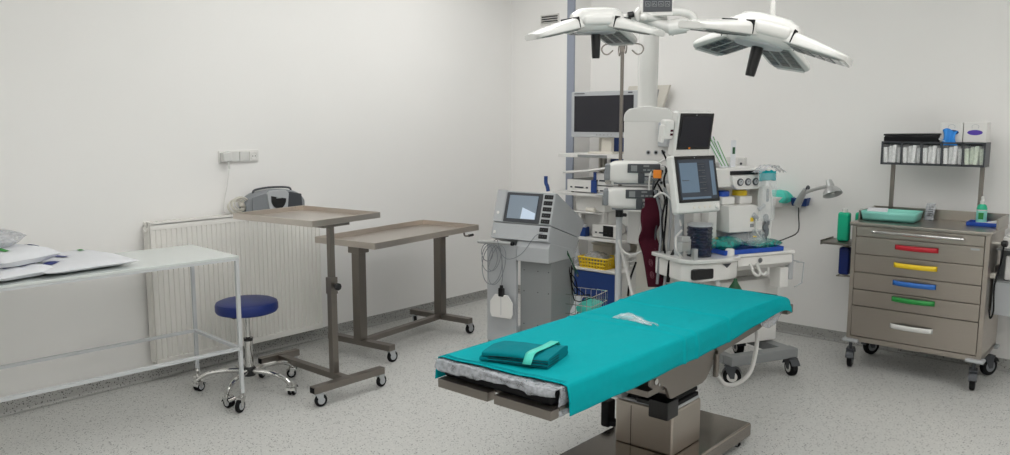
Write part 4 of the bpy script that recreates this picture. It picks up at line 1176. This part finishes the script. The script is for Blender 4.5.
# ------------------------------------------------------------------ wall bin and lamp on the back wall
t = thing('wall_bin', 'pale open wall bin holding blue and mint packets on the back wall', 'bin', (-2.42, 5.92, .975))
def shell(b, x0, x1, y0, y1, z0, z1, w=.006, taper=.03):
    prof = lambda z: taper * (1 - (z - z0) / (z1 - z0))
    b.b2(x0 + taper, x1 - taper, y0 + taper, y1, z0, z0 + w)
    for a, c in (((x0, y0), (x1, y0)), ((x1, y0), (x1, y1)), ((x0, y0), (x0, y1))):
        b.grid(lambda u, v: Vector((a[0] + (c[0] - a[0]) * u + (0 if a[0] != c[0] else 0) + ((x0 + x1) / 2 - (a[0] + (c[0] - a[0]) * u)) * (1 - v) * .2,
                                    a[1] + (c[1] - a[1]) * u + (y1 - (a[1] + (c[1] - a[1]) * u)) * (1 - v) * .2, z0 + (z1 - z0) * v)), 4, 4)
b = B(); shell(b, -.13, .12, -.16, 0, .0, .075)
obj('bin_body', b, 'white', t, solid=.005)
pouch('packet', (-2.455, 5.80, .99), .15, .12, .10, R(10), 'blue packet in the left of the wall bin', 61, mats=('blue', 'paperb', 'paperg'))
pouch('packet', (-2.35, 5.83, .995), .16, .12, .10, R(-10), 'mint packet in the right of the wall bin', 67, mats=('tape', 'paperb', 'paperg'))
t = thing('blue_bin', 'small blue wall bin to the right of the pale bin', 'bin', (-2.215, 5.92, .985))
b = B(); shell(b, -.06, .06, -.08, 0, .0, .06)
obj('bin_body', b, 'blue', t, solid=.005)
t = thing('desk_lamp', 'silver gooseneck clip lamp reaching from the blue bin along the wall', 'lamp', (-2.15, 5.80, .95))
b = B().tube([(-.055, 0, .045), (-.02, -.02, .11), (.015, -.035, .165)], .02, n=12, rf=lambda q: .028 - .008 * q)
obj('clip', b, 'silver', t)
obj('clip_jaw', B().tube([(-.04, .02, .06), (-.01, .0, .12), (.02, -.02, .185), (.035, -.03, .185), (.04, -.04, .165)], .008), 'dgrey', t)
obj('neck', B().tube([(.005, -.03, .14), (.06, -.05, .165), (.14, -.085, .19), (.20, -.11, .205)], .013, n=10), 'silver', t)
ax = Vector((.35, -.25, -.80)).normalized()
lc = Vector((.205, -.11, .235)); k_ = .74
sh = obj('shade', B().lathe([(r_ * k_, z_ * k_) for r_, z_ in ((.0, -.02), (.026, -.018), (.034, .02), (.036, .05), (.06, .07), (.082, .10), (.09, .13), (.082, .127), (.055, .08), (.02, .06))], 28, lc, ax, caps=False), 'silver', t)
obj('bulb', B().ball(lc + ax * .068, (.04, .04, .04)), 'gloss', sh)
b = B().tube([(-2.19, 5.79, 1.0), (-2.19, 5.80, .92), (-2.19, 5.80, .80), (-2.28, 5.78, .74), (-2.36, 5.74, .70), (-2.42, 5.70, .62)], .0045, n=6)
tag(obj('lamp_cord', b, 'black'), 'thin black cord trailing down from the clip lamp', 'cord')

# ------------------------------------------------------------------ stainless drawer cart
t = thing('drawer_cart', 'stainless steel drawer cart with coloured handles on black casters', 'cart', (-1.265, 5.30, 0))
X0, X1 = -.385, .385
obj('body', B().b2(X0, X1, .02, .45, .205, .945, .003), 'steel', t)
for x in (X0, X1 - .025): obj('corner_post', B().b2(x, x + .025, -.004, .02, .205, .945, .002), 'steel', t)
b = B().b2(X0 - .012, X1 + .012, -.022, .47, .945, .968, .005)
obj('top', b, 'steelh', t)
b = B().b2(X0 - .012, X1 + .012, .458, .47, .969, 1.035, .002).b2(X1, X1 + .012, .14, .457, .969, 1.03, .002).b2(X0 - .012, X0, .14, .457, .969, 1.03, .002)
obj('back_lip', b, 'steelh', t)
zs = [.945, .878, .765, .647, .535, .428, .225]
for i in range(6):
    z1, z0 = zs[i] - .003, zs[i + 1] + .003
    d = obj('drawer_front', B().b2(X0 + .027, X1 - .027, -.006, .018, z0, z1, .003), 'steel', t)
    if i == 0:
        b = B().tube([(-.25, -.006, .915), (-.25, -.04, .917), (-.235, -.05, .918), (.235, -.05, .918), (.25, -.04, .917), (.25, -.006, .915)], .010, n=10, smooth=0)
        obj('handle', b, 'chrome', d)
    else:
        zc = (.832, .72, .608, .505, .333)[i - 1]
        b = B().grid(lambda u, v: Vector((-.12 + .24 * u, -.012 - .026 * math.sin(PI * u) ** .6, zc - .015 + .03 * v)), 20, 2)
        obj('handle', b, ('red', 'yellow', 'hblue', 'hgreen', 'gloss')[i - 1], d, solid=.008)
        if i == 1: obj('emblem', B().b2(.29, .335, -.0075, -.0055, .855, .866), 'lgrey', d)
obj('bottom_rail', B().b2(X0, X1, -.002, .45, .19, .222, .003), 'steel', t)
for x, y in ((X0 + .03, .03), (X1 - .03, .03), (X0 + .03, .42), (X1 - .03, .42)):
    obj('corner_bumper', B().box((x + (.0), y - (.02 if y < .2 else -.02), .195), (.10, .08, .022), .01), 'lgrey', t)
    caster(t, x - .01, y, .188, .062, .032, R(100 if y < .2 else 60), fork='dgrey', hub='grey', hood=True)
for x in (-.285, .237):
    obj('shelf_post', B().b2(x - .012, x + .012, .435, .457, .97, 1.33, .002), 'steeld', t)
# over-shelf with five compartments
b = B()
SX0, SX1, SY0, SY1, SZ0, SZ1 = -.322, .267, .30, .452, 1.325, 1.475
b.b2(SX0, SX1, SY0, SY1, SZ0, SZ0 + .008).b2(SX0, SX1, SY0, SY1, SZ1 - .010, SZ1).b2(SX0, SX1, SY1 - .006, SY1, SZ0, SZ1)
for k in range(6):
    x = SX0 + (SX1 - SX0) * k / 5
    b.b2(x - .005, x + .005, SY0, SY1 - .006, SZ0, SZ1)
obj('compartment_rack', b, 'dgrey', t)
for k in range(5):
    x = SX0 + (SX1 - SX0) * (k + .5) / 5
    obj('compartment_window', B().b2(x - .052, x + .052, SY0 + .002, SY0 + .004, SZ0 + .012, SZ1 - .02), 'pane', t)
# left side shelf
b = B().b2(X0 - .27, X0 - .002, .20, .44, .775, .79, .003).b2(X0 - .27, X0 - .262, .20, .44, .77, .80)
obj('side_shelf', b, 'steeld', t)
obj('side_hook', B().box((X1 + .012, .1, .70), (.03, .05, .03), .006).cyl((X1, .06, .90), (X1 + .05, .06, .90), .007), 'cream', t)
obj('side_knob', B().lathe([(.012, 0), (.02, .01), (.02, .03), (.01, .035)], 12, (X1 + .045, .06, .90), (1, 0, 0)), 'blackp', t)
b = B().tube([(X1 + .06, .06, .89), (X1 + .055, .05, .80), (X1 + .03, .05, .65), (X1 + .035, .05, .50), (X1 + .02, .06, .45), (X1 + .01, .07, .50)], .005)
obj('power_lead', b, 'black', t)

def kk(x, y, z): return (-1.265 + x, 5.30 + y, z)
for k in range(5):
    x = SX0 + (SX1 - SX0) * (k + .5) / 5
    b = B()
    for q in range(4):
        b.box((-.039 + .026 * q, .02 * (q % 2), .054 + .004 * (q % 3)), (.023, .09, .10 + .008 * (q % 3)), .005, ry=R(3 * (q % 3 - 1)))
    tag(obj('wrapped_supplies', b, 'speckg' if k == 4 else 'speck', loc=kk(x, .353, SZ0 + .0085)),
        ('white wrapped supplies in the leftmost rack compartment above the cart', 'white wrapped supplies in the second rack compartment from the left', 'white wrapped supplies in the middle rack compartment', 'white wrapped supplies in the rack compartment below the blue glove box', 'greenish wrapped supplies in the rightmost rack compartment')[k], 'supplies')
t = thing('black_folder', 'black lidded folder box lying on the rack above the cart', 'folder', kk(-.15, .376, SZ1 + .001))
obj('base', B().b2(-.165, .155, -.075, .075, 0, .03, .003), 'black', t)
obj('lid', B().box((0, 0, .045), (.335, .155, .012), .003, ry=R(-1)).b2(-.16, .15, -.07, .07, .028, .04), 'blackp', t)
t = thing('marker_pens', 'loose pale papers poking out of the black folder beside the glove box', 'papers', kk(.022, .35, SZ1 + .001), R(-20))
obj('sheet', B().box((0, 0, .02), (.06, .08, .004), ry=R(25)).box((.01, -.01, .012), (.06, .06, .004), ry=R(12)), 'paper', t)
for k, x in enumerate((.072, .202)):
    t = thing('glove_box', ('white glove box with a blue glove hanging out of its opening', 'white glove box with a purple oval opening at the rack right end')[k], 'glove box', kk(x, .385, SZ1 + .001))
    obj('carton', B().b2(-.063, .063, -.055, .055, 0, .122, .003), 'paper' if False else 'white', t)
    b = B().prism([(.042 * math.cos(a), .06 + .016 * math.sin(a)) for a in [i * 2 * PI / 20 for i in range(20)]], 'y', -.0565, -.0545)
    obj('opening', b, 'purple' if k else 'blue', t)
    b = B()
    b.tube([(-.016, -.056, .085), (-.018, -.056, .1), (0, -.056, .11), (.018, -.056, .1), (.016, -.056, .085)], .0012, n=4)
    obj('print', b, 'lgrey', t)
    if k == 0:
        b = B().grid(lambda u, v: Vector(((u - .5) * (.085 - .03 * math.sin(v * PI) + .01 * v) - .004, -.06 - .016 * math.sin(v * 2.4) - .006 * math.sin(u * 9), .075 - .095 * v + .01 * math.sin(u * 6) * (1 - v))), 14, 12)
        obj('glove', b, 'gloveb', t, solid=.006)
# mint tray etc. on the cart top
ZK = .9685
t = thing('mint_tray', 'mint green plastic tray on the left of the cart top', 'tray', kk(-.215, .225, ZK), R(2))
b = B(); lx, ly, hh = .315, .235, .058
b.b2(-lx / 2 + .012, lx / 2 - .012, -ly / 2 + .012, ly / 2 - .012, .004, .009)
for a, c in (((-1, -1), (1, -1)), ((1, -1), (1, 1)), ((1, 1), (-1, 1)), ((-1, 1), (-1, -1))):
    b.grid(lambda u, v: Vector(((a[0] + (c[0] - a[0]) * u) * (lx / 2 - .01 + .01 * v), (a[1] + (c[1] - a[1]) * u) * (ly / 2 - .01 + .01 * v), .004 + hh * v)), 2, 3)
obj('tray_body', b, 'mint', t, solid=.004)
b = B()
for sx in (-1, 1):
    for sy in (-1, 1): b.cyl((sx * .12, sy * .085, 0), (sx * .12, sy * .085, .005), .01, n=10)
obj('foot', b, 'black', t)
tag(obj('paper_slip', B().box((0, 0, 0), (.12, .09, .012), .003, rz=R(12), rx=R(8)), 'paper', loc=kk(-.30, .21, ZK + .062)), 'small white paper packet lying across the mint tray', 'packet')
t = thing('spray_bottle', 'white and green disinfectant bottle standing in the blue dish', 'bottle', kk(.27, .34, ZK + .0078))
obj('bottle', B().lathe([(.026, 0), (.029, .004), (.029, .095), (.024, .112), (.013, .122), (.013, .13)], 24), 'gloss', t)
obj('label', B().lathe([(.0295, .012), (.0295, .082)], 24, caps=False), 'mint', t)
obj('label_text', B().b2(-.012, .016, -.0305, -.029, .03, .07), 'hgreen', t)
obj('shoulder', B().lathe([(.0293, .088), (.0293, .096), (.0245, .1125), (.014, .122)], 24, caps=False), 'green', t)
obj('cap', B().lathe([(.014, .122), (.014, .14), (.010, .145), (.010, .165), (.004, .17)], 16), 'gloss', t)
t = thing('blue_dish', 'small blue plastic dish at the right of the cart top', 'dish', kk(.29, .32, ZK))
obj('dish_body', tray_b(.165, .13, .024, .006), 'bluep', t)
for k in range(3):
    t = thing('syringe', ('syringe nearest the bottle in the blue dish', 'middle syringe lying in the blue dish', 'syringe at the right edge of the blue dish')[k], 'syringe', kk(.325 + .012 * k, .30 + .02 * k, ZK + .017 + .004 * k), R(28 + 14 * k))
    obj('barrel', B().cyl((-.03, 0, 0), (.03, 0, .004), .007, n=12), 'gloss', t)
    obj('plunger', B().cyl((.03, 0, .004), (.05, 0, .006), .003, n=8).cyl((.05, 0, .006), (.052, 0, .006), .008, n=10), 'white', t)
t = thing('paper_packet', 'crumpled printed clear packet leaning behind the mint tray', 'packet', kk(-.035, .38, ZK), R(12))
obj('wrapper', B().grid(lambda u, v: Vector(((u - .5) * .055 + .012 * v, .02 * v + .006 * noise.noise(Vector((u * 5, v * 6, 1))), .11 * v)), 8, 12), 'film', t, solid=.002)
b = B()
for k in range(5): b.box((.004 + .002 * k, -.002 + .0042 * k, .03 + .014 * k), (.03 - .004 * (k % 2), .002, .004))
obj('print', b, 'dgrey', t)
# green bottles on the side shelf
def bottle(x, y, z, h, w, label, m):
    t = thing('bottle', label, 'bottle', kk(x, y, z))
    obj('body', B().box((0, 0, h * .5), (w, w * .75, h), .016, seg=3), m, t)
    obj('cap', B().lathe([(.018, h), (.018, h + .02), (.015, h + .024)], 16), 'gloss', t)
    return t
bottle(-.538, .31, .7905, .20, .078, 'square green bottle with a white cap at the front of the side shelf', 'green')
bottle(-.445, .38, .7905, .20, .08, 'second green bottle half hidden behind the cart on the side shelf', 'green')
t = thing('bottle', 'dark navy bottle hanging in a wire holder below the side shelf of the cart', 'bottle', kk(-.515, .3, .555))
obj('body', B().box((0, 0, .105), (.07, .07, .19), .014, seg=3), 'navy', t)
obj('cap', B().cyl((0, 0, .2), (0, 0, .225), .02), 'cream', t)
obj('wire_holder', B().tube([(.045, 0, .0), (-.04, -.04, -.0), (-.04, .04, 0)], .004, smooth=0, closed=True).cyl((.045, 0, -.004), (.045, 0, .222), .004), 'steeld', t)

# bottle caddy at the right photo edge
t = thing('bottle_caddy', 'grey metal bottle caddy at the right side of the cart', 'caddy', (-.80, 5.50, 0))
obj('caddy_frame', B().b2(-.07, .14, -.06, .10, .655, .665, .002).b2(-.07, .14, .095, .10, .665, .86).b2(-.07, -.062, -.06, .10, .46, .70).b2(.13, .138, -.06, .1, .46, .70), 'mgrey', t)
obj('caddy_shelf', B().b2(-.07, .14, -.06, .10, .848, .856, .002), 'mgrey', t)
obj('caddy_panel', B().b2(-.07, .14, -.066, -.058, .46, .655, .002), 'lgrey', t)
obj('mount_arm', B().b2(-.08, .0, .1, .12, .70, .74).b2(-.088, -.078, .0, .12, .70, .74), 'steeld', t)
t = thing('pump_dispenser', 'squat white dispenser on the upper shelf of the bottle caddy', 'bottle', (-.80, 5.50, .857))
obj('body', B().box((0, 0, .035), (.085, .08, .07), .008), 'white', t)
obj('cap', B().box((0, -.01, .078), (.05, .05, .016), .004), 'gloss', t)
t = thing('cleaner_bottle', 'white bottle with a magenta and blue label in the bottle caddy', 'bottle', (-.79, 5.50, .666))
obj('body', B().box((0, 0, .075), (.07, .06, .15), .012, seg=3), 'white', t)
obj('label', B().b2(-.0, .036, -.032, -.029, .01, .05).m(1).b2(.0, .036, -.032, -.029, .055, .12), ['magenta', 'hblue'], t)
obj('cap', B().cyl((0, 0, .15), (0, 0, .172), .016), 'hblue', t)

# ------------------------------------------------------------------ surgical lights
def petal(az, L, tiltd, t, up=0):
    """one light wing: local x outward; body part with window and lens sub-parts"""
    m = Matrix.Rotation(az, 4, 'Z') @ Matrix.Translation((.115, 0, up)) @ Matrix.Rotation(tiltd, 4, 'Y')
    def w(u): return (.086 + .014 * math.sin(u * PI * .6)) * (1 - max(0, (u - .82) / .18) ** 2.2 * .35)
    def th(u): return .05 * (1 - .66 * u ** 1.3)
    b = B()
    def f(u, v):
        a = v * 2 * PI
        ca, sa = math.cos(a), math.sin(a)
        y = w(u) * abs(ca) ** .45 * (1 if ca > 0 else -1)
        z = th(u) * abs(sa) ** .5 if sa > 0 else -.010 * abs(sa) ** .5
        return m @ Vector((L * u, y, z))
    b.grid(f, 16, 32)
    bmesh.ops.remove_doubles(b.bm, verts=b.bm.verts, dist=.00005)
    bmesh.ops.holes_fill(b.bm, edges=b.bm.edges[:], sides=80)
    po = obj('light_wing', b, 'gloss', t, ang=50)
    b = B().box((L * .5, 0, -.0115), (L * .82, w(.5) * 1.55, .004), .002, mtx=m)
    win = obj('lamp_window', b, 'led', po)
    b = B()
    for i in range(4):
        for j in range(3):
            b.box((L * (.2 + .165 * i), (j - 1) * .052, -.0142), (.034, .036, .003), mtx=m)
    obj('lens_grid', b, 'ledd', po)
    b = B().box((L * .93, 0, -.0105), (.026, w(.9) * 1.45, .006), .002, mtx=m)
    obj('end_light_strip', b, 'gloss', po)
    b = B().box((.034, 0, .024), (.006, .182, .056), .002, mtx=m)
    obj('joint_gap', b, 'black', po)
def light(c, rot, azs, label, Ls, drop):
    t = thing('surgical_light', label, 'surgical light', c, rot=rot)
    b = B()
    def hub(u, v):
        a = v * 2 * PI
        prof = [(0.001, .098), (.06, .096), (.10, .088), (.132, .068), (.143, .035), (.136, .0), (.118, -.02), (.08, -.03), (.001, -.032)]
        k = u * (len(prof) - 1); i = min(int(k), len(prof) - 2); q = k - i
        r = prof[i][0] * (1 - q) + prof[i + 1][0] * q; z = prof[i][1] * (1 - q) + prof[i + 1][1] * q
        s = (abs(math.cos(a)) ** 4 + abs(math.sin(a)) ** 4) ** -.25
        return Vector((r * s * math.cos(a), r * s * math.sin(a), z))
    b.grid(hub, 24, 40); bmesh.ops.remove_doubles(b.bm, verts=b.bm.verts, dist=.0001)
    obj('hub', b, 'gloss', t, ang=60)
    b = B().box((0, -.128, .026), (.16, .045, .052), .018, seg=3)
    obj('hub_fascia', b, 'gloss', t)
    obj('hub_base', B().lathe([(.11, -.015), (.10, -.032), (.05, -.036)], 28), 'lgrey', t)
    for a, L, dd in zip(azs, Ls, drop): petal(R(a), L, R(dd), t)
    obj('sterile_handle', B().lathe([(.024, -.036), (.026, -.045), (.024, -.085), (.021, -.15), (.019, -.16)], 20), 'blackp', t)
    return t
# right light: leans down to the right in view
vy = R(41)   # view yaw: local frame is turned so that x is to the right in the photograph
def tilt_rot(roll, pitch, yaw):
    m = Matrix.Rotation(yaw, 4, 'Z') @ Matrix.Rotation(roll, 4, 'Y') @ Matrix.Rotation(pitch, 4, 'X')
    return m.to_euler()
CR = (-1.460, 3.334, 1.952)
t = light(CR, tilt_rot(R(13), R(2), vy), (212, 328, 113, 46), 'white four-winged surgical light on the right, tilted, with a black handle', (.30, .265, .25, .26), (8, 8, 15, 14))
mi = (Matrix.Translation(CR) @ tilt_rot(R(13), R(2), vy).to_matrix().to_4x4()).inverted()
b = B().cyl(mi @ Vector((-1.472, 3.484, 2.0)), mi @ Vector((-1.472, 3.484, 3.0)), .011).cyl(mi @ Vector((-1.472, 3.484, 2.96)), mi @ Vector((-1.472, 3.484, 3.0)), .06)
b.tube([mi @ Vector((-1.472, 3.484, 2.02)), mi @ Vector((-1.47, 3.43, 1.99)), (0, 0, .06)], .02)
obj('suspension_rod', b, 'gloss', t)
CL = (-2.462, 3.561, 2.094)
t = light(CL, tilt_rot(R(-1), R(2), vy), (206, 326, 100, 58), 'white four-winged surgical light on the left, level, beside the control display', (.28, .25, .18, .25), (12, 12, 2, 16))
ml = (Matrix.Translation(CL) @ tilt_rot(R(-1), R(2), vy).to_matrix().to_4x4()).inverted()
import mathutils
# view-aligned helper in metres: right r, up z, from the light centre (used only to lay out the yoke)
rr = Vector((math.cos(vy), math.sin(vy), 0)); fw = Vector((-math.sin(vy), math.cos(vy), 0))
def yo(x, y, z): return ml @ (Vector(CL) + rr * x + fw * y + Vector((0, 0, z)))
b = B().tube([yo(.14, .05, .05), yo(.22, .05, .055), yo(.32, .04, .025), yo(.40, .02, .0)], .026, n=14, rf=lambda q: .02 + .012 * q)
obj('yoke_arm', b, 'gloss', t)
obj('yoke_knob', B().cyl(yo(.17, .02, .065), yo(.20, .02, .07), .016), 'blackp', t)
obj('yoke_joint', B().cyl(yo(.385, .02, .0), yo(.475, .0, .01), .04, n=24).cyl(yo(.40, .02, .0), yo(.407, .018, .001), .043, n=24), 'gloss', t)
b = B().tube([yo(.46, 0, .0), yo(.50, 0, .012), yo(.512, 0, .045), yo(.485, 0, .07), yo(.42, 0, .082), yo(.33, .01, .078)], .022, n=14)
obj('yoke_bow', b, 'gloss', t)
obj('support_plate', B().box(yo(.31, .03, .052), (.19, .05, .04), .018, rz=vy, seg=3).tube([yo(.235, .03, .04), yo(.222, .03, .07), yo(.24, .03, .095)], .022), 'gloss', t)
dp = obj('control_display', B().box(yo(.317, -.005, .142), (.166, .035, .17), .008), 'white', t)
obj('display_face', B().box(yo(.317, -.0245, .147), (.15, .003, .14)), 'dgrey', dp)
for k in range(4):
    x = .266 + .034 * k
    b = B().tube([yo(x - .012, -.0265, .105), yo(x + .012, -.0265, .105), yo(x + .012, -.0265, .128), yo(x - .012, -.0265, .128)], .0014, n=4, smooth=0, closed=True)
    b.tube([yo(x - .007, -.0265, .111), yo(x, -.0265, .122), yo(x + .007, -.0265, .111)], .0013, n=4, smooth=0)
    obj('key_icon', b, 'icon', dp)
b = B().tube([yo(.317, .05, .06), yo(.317, .08, .3), yo(.317, .10, .892)], .035, n=14).cyl(yo(.317, .10, .85), yo(.317, .10, .892), .09)
obj('suspension_arm', b, 'gloss', t)

# ------------------------------------------------------------------ light, camera, view
M_['diff'].node_tree.nodes['Principled BSDF'].inputs['Emission Strength'].default_value = 3.15
w = bpy.data.worlds.new('world'); bpy.context.scene.world = w
w.use_nodes = True
w.node_tree.nodes['Background'].inputs[0].default_value = (.8, .82, .85, 1)
w.node_tree.nodes['Background'].inputs[1].default_value = .2

cam = bpy.data.cameras.new('camera'); co = bpy.data.objects.new('camera', cam); C.objects.link(co)
co.location = (0, 0, 1.6); co.rotation_euler = (R(90 - 7.52), 0, R(41.0))
cam.sensor_width = 36; cam.lens = 798.5 / 1010 * 36; cam.clip_start = .05
bpy.context.scene.camera = co
sc = bpy.context.scene
sc.view_settings.view_transform = 'Standard'; sc.view_settings.look = 'None'
sc.view_settings.gamma = 1; sc.view_settings.use_curve_mapping = False
sc.view_settings.exposure = 0.0
sc.cycles.max_bounces = 10; sc.cycles.diffuse_bounces = 5; sc.cycles.transparent_max_bounces = 16
sc.cycles.caustics_reflective = False; sc.cycles.caustics_refractive = False
sc.cycles.use_denoising = True
